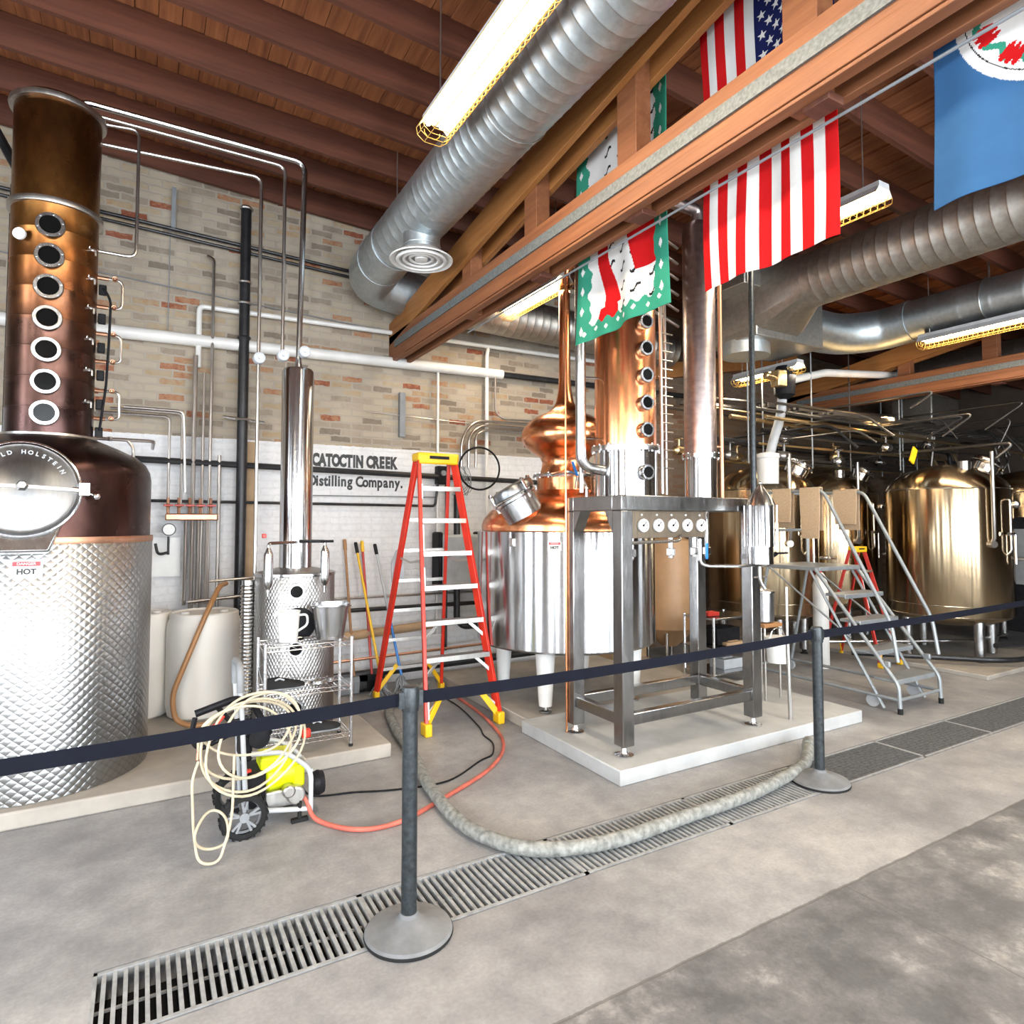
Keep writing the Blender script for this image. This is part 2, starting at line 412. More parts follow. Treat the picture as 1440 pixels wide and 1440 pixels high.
for ax, holes in (('y', FW), ('x', LW)):
    for (a, b, z0, z1) in holes:
        f = MB(); g = MB(); pos = Y0-.15 if ax == 'y' else X0-.15
        def B(m, u0, u1, zz0, zz1, t):
            if ax == 'y': m.bb((u0, pos-t, zz0), (u1, pos+t, zz1))
            else: m.bb((pos-t, u0, zz0), (pos+t, u1, zz1))
        for u0, u1, zz0, zz1 in ((a, a+.06, z0, z1), (b-.06, b, z0, z1), (a, b, z0, z0+.06), (a, b, z1-.06, z1), ((a+b)/2-.02, (a+b)/2+.02, z0, z1), (a, b, 2.3, 2.36)):
            B(f, u0, u1, zz0, zz1, .04)
        r = struct(f.build('window_%d' % wn, 'black'))
        B(g, a+.06, b-.06, z0+.06, z1-.06, .004); g.build('pane', 'glass', r)
        L = bpy.data.lights.new('daylight', 'AREA'); L.shape = 'RECTANGLE'; L.size = b-a-.1; L.size_y = z1-z0-.1
        L.color = (.86, .93, 1.); L.energy = (42 if ax == 'y' else 30)*(b-a)*(z1-z0)
        lo = bpy.data.objects.new('daylight', L); COL.objects.link(lo)
        if ax == 'y': lo.location = ((a+b)/2, Y0-.05, (z0+z1)/2); lo.rotation_euler = (radians(90), 0, 0)
        else: lo.location = (X0-.05, (a+b)/2, (z0+z1)/2); lo.rotation_euler = (radians(90), 0, radians(-90))
        lo.rotation_euler.x = radians(90) if True else 0
        wn += 1
# roof deck: individual boards drawn as one ceiling with real gaps between boards
mb = MB(); y = Y0-.3
x = X0-.3; k = 0
while x < X1+.3:
    w = .14
    z = CZ(x+w/2)+(.004 if k % 2 else -.004)+random.uniform(-.004, .004)
    mb.box((x+w/2, (Y0+Y1)/2, z+.02), (w-.004, Y1-Y0+.6, .04)); x += w; k += 1
mb.bb((X0-.3, Y0-.3, 5.62), (X1+.3, Y1+.3, 5.75))
struct(mb.build('ceiling', 'deck'))
ORD = 'first second third fourth fifth sixth seventh eighth ninth tenth eleventh twelfth thirteenth fourteenth fifteenth sixteenth seventeenth eighteenth nineteenth twentieth'.split()
for i in range(18):
    y = 6.44-.54*i
    if y < Y0+.1: break
    m = MB((5, y, CZ(5)-.17)); zz = lambda x: CZ(x)-.125
    m.bar((X0, y, zz(X0)), (X1, y, zz(X1)), .042, .235)
    one(m, 'ceiling_joist', 'joist', '%s red-brown timber ceiling joist counted out from the brick wall' % ORD[i], 'joist', 'ceiling joists')

# ------------------------------------------------------------ trusses
def truss(xf, label, ymin, plate_label):
    T = thing('roof_truss', (xf, 3, 3.4), label, 'truss'); o = (xf, 3, 3.4)
    for dx, nm in ((0, 'bottom_chord'), (.155, 'bottom_chord')):
        m = MB(o); m.bb((xf+dx, ymin, 3.39), (xf+dx+.045, Y1, 3.67)); m.build(nm, 'truss', T, .004)
    m = MB(o); m.bb((xf-.008, ymin, 3.375), (xf+.05, Y1-.3, 3.392)); m.bb((xf-.014, ymin, 3.395), (xf, Y1-.5, 3.47)); m.build('lower_batten', 'truss', T, .003)
    m = MB(o); m.bb((xf-.012, ymin, 3.515), (xf, Y1-.2, 3.585)); m.build('steel_strap', 'plate', T, 0, label=plate_label)
    for dx in (0, .155):
        y1 = Y1; y0 = max(ymin, -.4)
        zt = lambda y: 4.00-.1485*(y-4.41)
        m = MB(o); m.bar((xf+dx+.0225, y0, zt(y0)), (xf+dx+.0225, y1, zt(y1)), .045, .24); m.build('top_chord', 'trussorange', T, .004)
    for y in (-.4, .6, 1.59, 2.67, 3.69, 4.7):
        if y < ymin: continue
        m = MB(o); m.bb((xf+.045, y-.08, 3.40), (xf+.155, y+.08, zt(y)+.08)); m.build('web_post', 'truss', T, .004)
        if y > 1 and y < 4.7:
            m = MB(o); m.bb((xf+.05, y-.12, 3.355), (xf+.15, y+.0, 3.39)); m.build('end_block', 'joist', T, .004)
    return T
truss(2.25, 'red-brown timber roof truss with a grey steel strap, carrying the three flags', -3.9, 'grey perforated steel strap')
truss(8.85, 'orange-brown timber roof truss above the fermentation tanks', -3.9, 'pale steel strap')
# timber brace seen behind the second truss
m = MB((7.0, 6.2, 3.9)); m.bar((5.4, 6.3, 3.6), (8.8, 6.3, 4.25), .12, .2); one(m, 'timber_beam', 'trussorange', 'sloping orange timber beam along the brick wall above the copper still', 'beam')
m = MB((2.46, 1, 3.36)); m.tube([(2.46, -3.8, 3.365), (2.46, 5.0, 3.365)], .007); one(m, 'thin_conduit', 'grey', 'thin pale conduit running along the lower edge of the near truss', 'pipe')

# ------------------------------------------------------------ ducts
def spiral(m, a, b, r, pitch=.1, seg=28):
    a, b = V(a), V(b); L = (b-a).length; d = (b-a)/L; n = int(L/pitch); prof = []
    for i in range(n):
        h = i*L/n; prof += [(r, h), (r, h+L/n*.84), (r+.0022, h+L/n*.87), (r+.0022, h+L/n*.95), (r, h+L/n*.98)]
    prof.append((r, L)); m.lathe(prof, a, d, seg)
T = thing('air_duct', (1.9, 3, 4.17), 'large silver spiral duct running above the drain side of the near truss', 'duct'); o = (1.9, 3, 4.17)
m = MB(o); spiral(m, (1.84, -3.9, 4.30), (1.9, 4.35, 4.18), .23, .09); spiral(m, (1.9, 4.35, 4.18), (1.9, 5.75, 4.15), .23, .13); m.build('duct_run', 'galv', T, ang=50)
m = MB(o); m.tube([(1.9, 5.7, 4.15), (1.9, 6.15, 4.10), (2.5, 6.15, 4.02)], .23, .42, 32)
for y in (5.72, 5.3): m.torus((1.9, y, 4.15), (0, 1, 0), .232, .007, 32, 6)
m.build('elbow', 'galv', T, ang=50)
m = MB(o); spiral(m, (2.45, 6.15, 4.03), (6.0, 6.15, 3.95), .22); m.build('wall_run', 'galvwarm', T, ang=50)
m = MB(o); m.cyl((1.9, 4.72, 4.1), (1.9, 4.72, 3.84), .15, seg=28); m.torus((1.9, 4.72, 3.9), (0, 0, 1), .152, .006); m.build('branch_collar', 'galv', T)
d = MB(o); D = d
m.build; m = MB(o)
m.lathe([(.15, .06), (.25, .0), (.255, .01), (.16, .075)], (1.9, 4.72, 3.79), (0, 0, 1), 40, False)
for r in (.19, .14, .09): m.torus((1.9, 4.72, 3.795+(.19-r)*.15), (0, 0, 1), r, .014, 32, 6)
m.lathe([(.001, -.005), (.05, 0), (.055, .02)], (1.9, 4.72, 3.795), (0, 0, 1), 24)
m.build('ceiling_diffuser', 'white', T, label='round white air diffuser')
for y in (-1.5, 1, 3.2, 5.3): m = MB(o); zc = 4.18-(y-4.35)*.0145; m.torus((1.9-.007*(4.35-y), y, zc), (0, 1, 0), .234, .005, 32, 6); m.cyl((1.9, y, zc+.22), (1.9, y, 5.0), .006, seg=6); m.build('hanger_strap', 'alu', T)

T = thing('air_duct', (5.85, 3, 4.15), 'wide ribbed silver duct ending in a boxy transition behind the striped flag', 'duct'); o = (5.85, 3, 4.15)
m = MB(o); spiral(m, (5.85, -3.9, 4.15), (5.85, 3.95, 4.15), .27, .11); m.build('duct_run', 'galvwarm', T, ang=50)
m = MB(o)
def sq(cx, cy, cz, w, h, rnd, seg=24):
    out = []
    for k in range(seg):
        a = 2*pi*(k+.5)/seg; e = 2 if rnd else 9
        q = (abs(cos(a))**e+abs(sin(a))**e)**(-1/e)
        out.append(V((cx+cos(a)*q*w, cy, cz+sin(a)*q*h)))
    return out
m.loft([sq(5.85, 3.93, 4.15, .27, .27, True), sq(5.85, 4.02, 4.15, .28, .28, True), sq(5.95, 4.42, 4.1, .42, .34, False), sq(5.95, 5.1, 4.05, .42, .34, False)])
m.build('square_transition', 'galvwarm', T, ang=20)
m = MB(o); m.bb((5.6, 4.45, 3.68), (6.75, 5.15, 4.32)); m.build('plenum_box', 'galvwarm', T, .012)
m = MB(o); m.cyl((5.85, 4.8, 3.55), (5.85, 4.8, 3.7), .26, seg=28); m.build('round_outlet', 'galv', T)
m = MB(o); m.tube([(6.7, 4.8, 4.05), (7.55, 4.8, 4.05), (8.0, 4.5, 4.1), (8.0, 4.1, 4.12)], .25, .4, 28); m.build('elbow', 'galv', T, ang=50)
m = MB(o); m.box((5.45, 4.6, 4.35), (.3, .5, .4)); m.build('side_box', 'galvwarm', T, .01)
T = thing('air_duct', (8, 2, 4.15), 'ribbed silver duct beyond the boxy transition, close to the far truss', 'duct'); o = (8, 2, 4.15)
m = MB(o); spiral(m, (8.0, 4.12, 4.12), (8.0, -3.9, 4.12), .24, .3); m.build('duct_run', 'galv', T, ang=50)
for y in (3.3, 1.4): m = MB(o); m.torus((8, y, 4.12), (0, 1, 0), .25, .008, 32, 6); m.cyl((8, y, 4.36), (8, y, 4.8), .012, seg=6); m.build('hanger_strap', 'alu', T)
m = MB((10.4, 3.5, 4.0)); spiral(m, (10.4, 6.3, 3.95), (10.4, -1.5, 3.95), .27, .3)
one(m, 'air_duct', 'galvwarm', 'dull grey duct farthest back, behind the second truss', 'duct')

# ------------------------------------------------------------ caged lamps
def lamp(x, y0, y1, z, label, cables, w=.2, power=1.):
    yc = (y0+y1)/2; o = (x, yc, z)
    T = thing('caged_lamp', o, label, 'lamp', 'caged fluorescent lamps')
    m = MB(o)
    pr = [(-w/2, -.02), (-w*.32, .035), (-w*.3, .07), (w*.3, .07), (w*.32, .035), (w/2, -.02), (w*.3, .025), (-w*.3, .025)]
    m.loft([[V((x+a, yy, z+b)) for a, b in pr] for yy in (y0, y1)]); m.build('housing', 'lampbody', T, ang=20)
    for s in (-1, 1):
        m = MB(o); m.cyl((x+s*w*.22, y0+.04, z-.0), (x+s*w*.22, y1-.04, z-.0), .0155, seg=12); m.build('lamp_tube', 'tubelamp', T)
    m = MB(o); hp = [(-w/2, -.02), (-w*.46, -.06), (-w*.25, -.09), (w*.25, -.09), (w*.46, -.06), (w/2, -.02)]
    n = int((y1-y0)/.05)
    for i in range(n+1):
        yy = y0+(y1-y0)*i/n; m.tube([(x+a, yy, z+b) for a, b in hp], .0022, seg=4)
    for a, b in hp: m.cyl((x+a, y0, z+b), (x+a, y1, z+b), .0025, seg=4)
    for yy in (y0-.0, y1):
        m.tube([(x+a*.5, yy, z+b*.6) for a, b in hp], .0025, seg=4)
    m.build('wire_guard', 'guard', T)
    for yy in cables: m = MB(o); m.cyl((x, yy, z+.07), (x, yy, CZ(x)-.05), .005, seg=6); m.build('hanging_cable', 'alu', T)
    L = bpy.data.lights.new('lamp_glow', 'AREA'); L.shape = 'RECTANGLE'; L.size = w*.9; L.size_y = y1-y0; L.color = (1., .86, .68); L.energy = 17*(y1-y0)*power
    lo = bpy.data.objects.new('lamp_glow', L); COL.objects.link(lo); lo.parent = T; lo.location = (0, 0, -.1)
    return T
lamp(1.44, 1.1, 3.42, 4.02, 'long glowing caged lamp beside the near silver duct', (3.3, 1.3))
lamp(3.4, 4.85, 6.05, 3.98, 'glowing caged lamp hanging between the near truss and the green flag', (5.0, 5.9))
lamp(4.45, 2.45, 4.0, 4.0, 'glowing caged lamp partly hidden behind the striped flag', (2.6, 3.8))
lamp(7.85, 1.6, 3.95, 3.8, 'glowing caged lamp hanging under the second ribbed duct beside the far truss', (3.85, 1.8))
for i, (lx, ly) in enumerate(((-1.6, -1.6), (4.4, -1.6), (1.44, -2.6), (7.85, -1.8))):  # unseen lamps added behind the camera as extra fill light
    lamp(lx, ly, ly+2.4, 4.02, 'added caged fill lamp out of view over the visitor side, %s one' % ORD[i], (ly+.3, ly+2.1), power=1.5)
lamp(6.75, 4.75, 5.7, 3.56, 'small distant glowing lamp behind the black pole above the control frame', (5.0, 5.6))

# ------------------------------------------------------------ flags
def cloth(name, x, yl, yr, z0, z1, fn, mats, label, cat='flag', nu=90, nv=150, fold=.02, seed=0, tail=None):
    """yl: left edge (far), yr: right edge (near)"""
    o = (x, (yl+yr)/2, (z0+z1)/2); m = MB(o); rnd = random.Random(seed); ph = [rnd.uniform(0, 6) for _ in range(4)]
    def P(u, v, dx=0):
        f = fold*(.35+.65*(1-v))
        w = f*(sin(u*11+ph[0]+v*1.5)+.6*sin(u*21+ph[1]-v*2)+.3*sin(v*9+ph[2]))
        yy = yl+(yr-yl)*(u+.012*sin(v*7+ph[3]+u*3)); zz = z0+(z1-z0)*v+(tail(u) if tail else 0)*(1-v)
        return V((x+w+dx, yy, zz))
    vs = [P(i/nu, j/nv) for j in range(nv+1) for i in range(nu+1)]
    n = len(m.v); m.v += vs; W = nu+1
    for j in range(nv):
        for i in range(nu):
            m.f.append((j*W+i, j*W+i+1, (j+1)*W+i+1, (j+1)*W+i)); m.m.append(fn((i+.5)/nu, (j+.5)/nv))
    ob = m.build(name, mats, None, 0, 180)
    s = ob.modifiers.new('thickness', 'SOLIDIFY'); s.thickness = .003
    return tag(ob, label, cat)
# star shape test
def in_star(px, py, r):
    a = atan2(px, py) % (2*pi/5); a = min(a, 2*pi/5-a); d = sqrt(px*px+py*py)
    R, q = r, r*.382; x1, y1 = R, 0; x2, y2 = q*cos(pi/5), q*sin(pi/5)
    x, y = d*cos(a), d*sin(a)
    return (x2-x1)*y-y2*(x-R) > 0
def usa(u, v):
    Wd, Hd = .76, 1.46
    if v > .6 and u > .4615:
        cu, cv = (u-.4615)/.5385, (v-.6)/.4          # turned canton: 9 columns wide, 11 rows tall
        for i in range(9):
            for j in range(11):
                if (i+j) % 2 == 0:
                    du = (cu-(i+1)/10)*.5385*Wd; dv = (cv-(j+1)/12)*.4*Hd
                    if abs(du) < .028 and abs(dv) < .028 and in_star(du, dv, .027): return 1
        return 2
    return 0 if int(u*13) % 2 == 0 else 1
cloth('striped_flag', 2.53, 2.34, 1.58, 2.9, 4.38, usa, ['fred', 'fwhite', 'fnavy'], 'red and white striped flag with white stars on navy, hanging behind the truss', nu=260, nv=470, fold=.016, seed=3)
def vine(u, v):
    dx = abs(u-.5)
    w = sin(v*40)*.012+sin(v*95+1)*.008+sin(u*70)*.004
    inside = dx < .36+w and .07+sin(u*60)*.01 < v < .93+sin(u*55)*.01
    if not inside:
        for k in range(11):                         # small white marks round the border
            for s, cx in ((0, .07), (1, .93)):
                cy = .05+k*.09+(.03 if s else 0)
                if abs(u-cx)*.8+abs(v-cy)*.75 < .017 and u-cx < v-cy+.02: return 1
        for k in range(8):
            for cy in (.035, .965):
                if abs(u-.1-k*.115)*.8+abs(v-cy-.01*(k % 2))*1.3 < .017: return 1
        return 0
    c = .33+.10*sin(v*5.2+.4)
    if v < .5:
        if abs(u-(.34+.06*sin(v*13)-.05*(v < .12))) < .07+.10*max(0, .17-v)*4: return 2
        if u > .62+.45*abs(v-.36) and v > .2 and v < .5: return 2
    else:
        if abs(u-(.62+.08*sin(v*9))) < .05: return 2
    # little three-stroke sprigs
    gu = (u*6.5) % 1-.5; gv = ((v*12)+(.5 if int(u*6.5) % 2 else 0)) % 1-.5
    if u > .34 and (abs(gv-.15*sin(gu*9)) < .07 and abs(gu) < .28): return 3
    if u > .34 and abs(gu-gv*.5) < .05 and abs(gv) < .22: return 3
    return 1
cloth('green_flag', 2.53, 3.44, 2.60, 2.9, 4.36, vine, ['fgreen', 'fwhite', 'fred', 'black'], 'green-bordered flag with white and red pattern hanging in front of the copper column', nu=150, nv=260, fold=.02, seed=5, tail=lambda u: .05*sin(u*3.1)*0-.03*(1-u)+.02*u)
def seal(u, v):
    du = (u-.5)*.84; dv = (v-.42-.0)*1.5
    d = sqrt(du*du+dv*dv)
    if d < .34:
        if .305 < d < .309: return 4
        if .225 < d < .295:
            a = atan2(dv, du)
            k = sin(a*13)*.5+.5
            if k > .45 and abs(d-.262) < .016+.022*abs(sin(a*39)): return 2
            if abs(d-.265+.012*sin(a*22)) < .013: return 3
        return 1
    return 0
cloth('blue_flag', 2.53, 1.21, .37, 2.85, 4.35, seal, ['fblue', 'fwhite', 'fred', 'fgreen', 'black'], 'plain blue flag with part of a white flower-wreathed disc', nu=220, nv=380, fold=.012, seed=9)

# ------------------------------------------------------------ concrete pads, drain
m = MB((-1, 5.4, 0)); m.bb((X0, 4.43, 0), (1.58, Y1-.002, .1)); one(m, 'concrete_plinth', 'slabtan', 'low tan concrete plinth under the dark column still and drums', 'platform', None, .012)
m = MB((3.95, 3.8, 0)); m.bb((2.66, 3.2, 0), (5.28, 4.42, .1)); one(m, 'concrete_plinth', 'slab', 'pale concrete slab under the square steel control frame', 'platform', None, .008)
m = MB((4.0, 5.2, 0)); m.bb((2.72, 4.425, 0), (5.2, 6.3, .092)); one(m, 'concrete_plinth', 'slabtan', 'older brownish slab under the copper pot still', 'platform', None, .008)
m = MB((8.8, 4.5, 0)); m.bb((7.8, 3.35, 0), (10.2, 6.3, .05)); one(m, 'concrete_plinth', 'slabtan', 'low slab under the clear-standing fermentation tank', 'platform', None, .008)
def grate(x0, x1, label, fine=False):
    ya, yb = 2.51, 2.89; o = (x0, 2.7, -.03)
    T = thing('drain_grate', o, label, 'drain grate', 'floor drain grates')
    m = MB(o); m.bb((x0, ya, -.03), (x1, ya+.018, .001)); m.bb((x0, yb-.018, -.03), (x1, yb, .001)); m.bb((x0, ya, -.03), (x0+.012, yb, .001)); m.bb((x1-.012, ya, -.03), (x1, yb, .001)); m.build('rim', 'grate', T)
    m = MB(o); n = int((x1-x0)/(.034 if not fine else .02))
    for i in range(1, n):
        xx = x0+(x1-x0)*i/n; w = .0072 if not fine else .006
        m.bb((xx-w, ya+.015, -.028), (xx+w, yb-.015, -.001))
    if fine:
        for k in range(1, 12): yy = ya+(yb-ya)*k/12; m.bb((x0+.01, yy-.006, -.026), (x1-.01, yy+.006, -.002))
    else:
        m.bb((x0+.01, 2.69, -.028), (x1-.01, 2.70, -.02))
    m.build('slats', 'grate' if not fine else 'mat', T)
gl = ['slatted grey drain grate at the bare end of the drain, before the near stanchion', 'slatted drain grate running behind the near stanchion base', 'slatted drain grate just beyond the near stanchion, under the bend of the grey hose', 'slatted drain grate half covered by the grey hose']
for i in range(4): grate(-.12+i*1.0, .88+i*1.0, gl[i])
grate(3.88, 4.9, 'fine-mesh drain grate just right of the far stanchion', True)
grate(4.9, 5.92, 'fine-mesh drain grate second past the far stanchion', True)
grate(5.92, 7.6, 'fine-mesh drain grate third past the far stanchion', True)
grate(7.6, 9.4, 'fine-mesh drain grate fourth past the far stanchion', True)
m = MB((4, 2.7, -.12)); m.bb((-.12, 2.5, -.12), (X1, 2.9, -.115)); struct(m.build('trim_1', 'black'))  # black sheet on the trench bed, puts the shade into the grate gaps

# ------------------------------------------------------------ stanchions
def belt_run(m, a, b, sag=0.):
    n = 10
    for s in (0,):
        rings = []
        for i in range(n+1):
            t = i/n; x = a[0]+(b[0]-a[0])*t; y = a[1]+(b[1]-a[1])*t; z = a[2]+(b[2]-a[2])*t-sag*4*t*(1-t)
            rings.append([V((x, y-.0012, z-.026)), V((x, y+.0012, z-.026)), V((x, y+.0012, z+.026)), V((x, y-.0012, z+.026))])
        m.loft(rings)
ST = [(-1.87, 2.44), (.98, 2.525), (3.83, 2.615), (7.9, 2.74)]
SL = ['black belt stanchion holding the belt end in front of the dark column still', 'black post stanchion with dusty round base beside the slatted drain', 'black post stanchion with dusty round base, standing on the drain by the hose end', 'black belt stanchion past the rolling steps, last of the row']
for i, (x, y) in enumerate(ST):
    T = thing('belt_stanchion', (x, y, 0), SL[i], 'stanchion', 'belt stanchions'); o = (x, y, 0)
    m = MB(o); m.lathe([(.178, 0), (.18, .012), (.172, .024), (.12, .04), (.06, .055), (.04, .07), (.036, .085)], (x, y, .002), seg=48); m.build('base', 'base', T)
    m = MB(o); m.lathe([(.179, 0), (.182, .006), (.181, .014)], (x, y, .001), seg=48); m.build('rubber_ring', 'rubber', T)
    m = MB(o); m.cyl((x, y, .08), (x, y, .9), .032, seg=28); m.build('pole', 'post', T)
    m = MB(o); m.lathe([(.036, 0), (.037, .01), (.037, .085), (.033, .098), (.01, .1)], (x, y, .9), seg=28); m.bb((x-.055, y-.018, .915), (x-.03, y+.018, .982)); m.bb((x+.03, y-.018, .915), (x+.05, y+.018, .982)); m.build('belt_head', 'post', T)
    if i < 3:
        nx, ny = ST[i+1]; m = MB(o); belt_run(m, (x+.05, y, .948), (nx-.055, ny, .948), .015); m.build('belt', 'belt', T)

# ------------------------------------------------------------ still helper parts
def porthole(par, o, c, n, r, mat='steel', glass_mat='blackglass', depth=.05, extra=True):
    """sight glass: a short neck, a bolted ring and dark glass. c = point on the shell, n = outward"""
    c = V(c); n = V(n).normalized()
    m = MB(o); m.lathe([(r*.86, -depth*1.2), (r*.86, depth*.5), (r, depth*.5), (r*1.02, depth*.8), (r*.96, depth), (r*.72, depth), (r*.70, depth*.85)], c, n, 32, False); x, y = m.frame(n)
    if extra:
        for k in range(6):
            e = x*cos(k*pi/3+.3)+y*sin(k*pi/3+.3); q = c+n*depth*.9+e*r*.86; m.cyl(q, q+n*.012, .006, seg=6)
    p = m.build('porthole', mat, par)
    g = MB(o); g.lathe([(r*.74, 0), (r*.74, .004)], c+n*depth*.82, n, 28); g.build('sight_glass', glass_mat, p)
    return p
def bolts(m, c, r, n, h=.03, br=.008):
    for k in range(n):
        a = 2*pi*k/n; m.cyl((c[0]+r*cos(a), c[1]+r*sin(a), c[2]-h/2), (c[0]+r*cos(a), c[1]+r*sin(a), c[2]+h/2), br, seg=6)

# ------------------------------------------------------------ dark column still
sx, sy = -.54, 5.1; o = (sx, sy, .1)
T = thing('pot_still', o, 'tall dark copper column still on a dimpled steel jacket with round manway', 'still')
m = MB(o); m.lathe([(.59, 0), (.603, .004), (.603, 1.46), (.595, 1.475), (.50, 1.476)], (sx, sy, .1), seg=96); m.build('jacket', 'dimple', T)
m = MB(o); m.lathe([(.605, 0), (.607, .01), (.607, .03), (.605, .04)], (sx, sy, 1.555), seg=96); m.build('jacket_rim', 'brass', T)
m = MB(o); m.lathe([(.588, 0), (.588, .40), (.580, .45), (.555, .50), (.50, .55), (.40, .60), (.32, .635), (.262, .66)], (sx, sy, 1.57), seg=96); m.build('pot_dome', 'aged', T)
m = MB(o); prof = []
for k in range(8):
    z0 = k*.19; prof += [(.24, z0), (.24, z0+.178), (.2425, z0+.182), (.2425, z0+.187)]
prof += [(.24, 1.52), (.243, 2.18)]
m.lathe(prof, (sx, sy, 2.22), seg=72); m.build('column', 'aged', T)
for z, r in ((2.225, .262), (3.72, .262), (4.40, .268)):
    m = MB(o); m.lathe([(.235, -.018), (r, -.018), (r+.004, 0), (r, .018), (.235, .018)], (sx, sy, z), seg=72); m.build('column_flange', 'alu', T)
m = MB(o); m.lathe([(.24, 0), (.235, .03), (.001, .05)], (sx, sy, 4.415), seg=48); m.cyl((sx-.05, sy, 4.44), (sx-.05, sy, 4.56), .012); m.cyl((sx+.04, sy+.02, 4.44), (sx+.04, sy+.02, 4.52), .01); m.build('column_cap', 'aged', T)
pn = V((.0, -1, 0)).normalized()
for z in (3.545, 3.35, 3.153, 2.955, 2.755, 2.555, 2.36):
    porthole(T, o, V((sx, sy-.235, z)), pn, .079)
# thermometer
m = MB(o); m.cyl((sx-.14, sy-.19, 3.47), (sx-.155, sy-.225, 3.47), .012, seg=10); m.cyl((sx-.155, sy-.225, 3.47), (sx-.161, sy-.24, 3.47), .036, seg=24); m.build('thermometer', 'dial', T, label='white round dial')
# little sampling taps on the column's right flank
ang = radians(-38)
for z in (3.47, 3.28, 3.085, 2.88, 2.675, 2.465):
    d = V((cos(ang), sin(ang), 0)); c = V((sx, sy, z))+d*.238; t = V((-d.y, d.x, 0))
    m = MB(o); m.cyl(c, c+d*.035, .008, seg=8); m.sphere(c+d*.04, .012, 8); m.tube([c+d*.04, c+d*.045-t*.035, c+d*.05-t*.035+V((0, 0, .01))], .004, seg=6); m.tube([c+d*.04, c+d*.06, c+d*.06-V((0, 0, .04))], .006, .01, 8)
    m.build('sample_tap', 'alu', T)
# reflux loops on the right side: stub pipes with handwheels and U tubes
xr = sx+.235
for i, (za, zb) in enumerate(((3.35, 3.15), (2.965, 2.775), (2.575, 2.385))):
    m = MB(o); m.tube([(xr, sy, za), (xr+.15, sy, za), (xr+.15, sy, zb), (xr, sy, zb)], .009, .04, 8)
    m.build('reflux_loop', 'tube', T)
    m = MB(o)
    for z in (za, zb):
        m = MB(o); m.cyl((xr, sy, z), (xr+.07, sy, z), .014, seg=8); m.sphere((xr+.105, sy, z), .016, 8); m.cyl((xr+.105, sy-.03, z), (xr+.105, sy+.01, z), .006, seg=6); m.torus((xr+.105, sy-.03, z), (0, 1, 0), .014, .004, 12, 5); m.build('loop_valve', 'brass', T)
for z in (3.27, 3.07, 2.87, 2.68, 2.48, 2.29): m = MB(o); m.box((xr+.035, sy+.01, z), (.045, .03, .07)); m.build('valve_block', 'black', T, .006)
m = MB(o); m.tube([(xr+.04, sy-.02, 3.28), (xr+.085, sy-.02, 3.2), (xr+.08, sy-.02, 2.9), (xr+.07, sy-.02, 2.6), (xr+.04, sy-.02, 2.3)], .008, .05, 8); m.build('control_cable', 'black', T)
m = MB(o); m.tube([(xr, sy, 2.25), (xr+.36, sy, 2.25), (xr+.36, sy+.5, 2.25)], .012, .05, 8); m.tube([(xr+.2, sy, 2.25), (xr+.24, sy, 2.2), (xr+.24, sy, 2.08)], .01, .03, 8); m.sphere((xr+.1, sy, 2.25), .02, 8); m.build('drain_pipe', 'tube', T)
# manway: slanted neck, domed lid with a clamp, lettering round its edge
mc = V((sx-.05, sy-.61, 1.865)); mn = V((.10, -1, .20)).normalized()
m = MB(o); m.lathe([(.235, -.22), (.235, 0), (.25, .005), (.25, .02)], mc, mn, 48); m.build('manway_neck', 'aged', T)
m = MB(o); m.lathe([(.262, .01), (.272, .02), (.272, .04), (.255, .05), (.24, .048), (.15, .072), (.05, .082), (.001, .083)], mc, mn, 56); lid = m.build('manway_lid', 'lidsteel', T)
up = V((0, 0, 1)); rr_ = mn.cross(up)*-1; rr_.normalize(); uu = rr_.cross(mn); uu.normalize(); uu = uu if uu.z > 0 else -uu
m = MB(o); m.torus(mc+mn*.03, mn, .27, .012, 48, 8); m.build('rim', 'chrome', lid)
m = MB(o)
for s in (-1, 1):
    m.bar(mc+mn*.09, mc+mn*.06+rr_*s*.27-uu*.01*s, .018, .012, mn)
m.lathe([(.03, .08), (.03, .11), (.02, .125)], mc, mn, 6); m.build('lid_strap', 'alu', lid)
m = MB(o)
for k, ch in enumerate('ARNOLD HOLSTEIN'):
    a = radians(90+62-k*124/14); c = mc+mn*.064+(rr_*cos(a)+uu*sin(a))*.205
    put_text(m, ch, c, .032, right=(-uu*cos(a)+rr_*sin(a)), up=(rr_*cos(a)+uu*sin(a)), extrude=.002, bold=.001) if ch != ' ' else None
for k, ch in enumerate('MARKDORF'):
    a = radians(270-32+k*64/7); c = mc+mn*.064+(rr_*cos(a)+uu*sin(a))*.205
    put_text(m, ch, c, .032, right=(uu*cos(a)-rr_*sin(a)), up=-(rr_*cos(a)+uu*sin(a)), extrude=.002, bold=.001)
m.build('lettering', 'lgrey', lid)
m = MB(o); cc = mc+rr_*.29; m.tube([cc-mn*.04, cc+mn*.05, cc+mn*.05-rr_*.06], .012, .02, 8); m.box(cc+mn*.05, (.05, .03, .07)); m.sphere(cc+rr_*.06-uu*.03, .022, 10); m.cyl(cc, cc+rr_*.06-uu*.03, .008); m.build('lid_clamp', 'chrome', T)
# discharge apron under the manway
m = MB(o)
a0 = [mc+rr_*s*.2-uu*.16+mn*.0 for s in (-1, 1)]; b0 = [mc+rr_*s*.13-uu*.36+mn*.03 for s in (-1, 1)]
m.loft([[a0[0], a0[1], a0[1]-mn*.12, a0[0]-mn*.12], [b0[0], b0[1], b0[1]-mn*.09, b0[0]-mn*.09]]); m.build('discharge_apron', 'steel', T, .01)
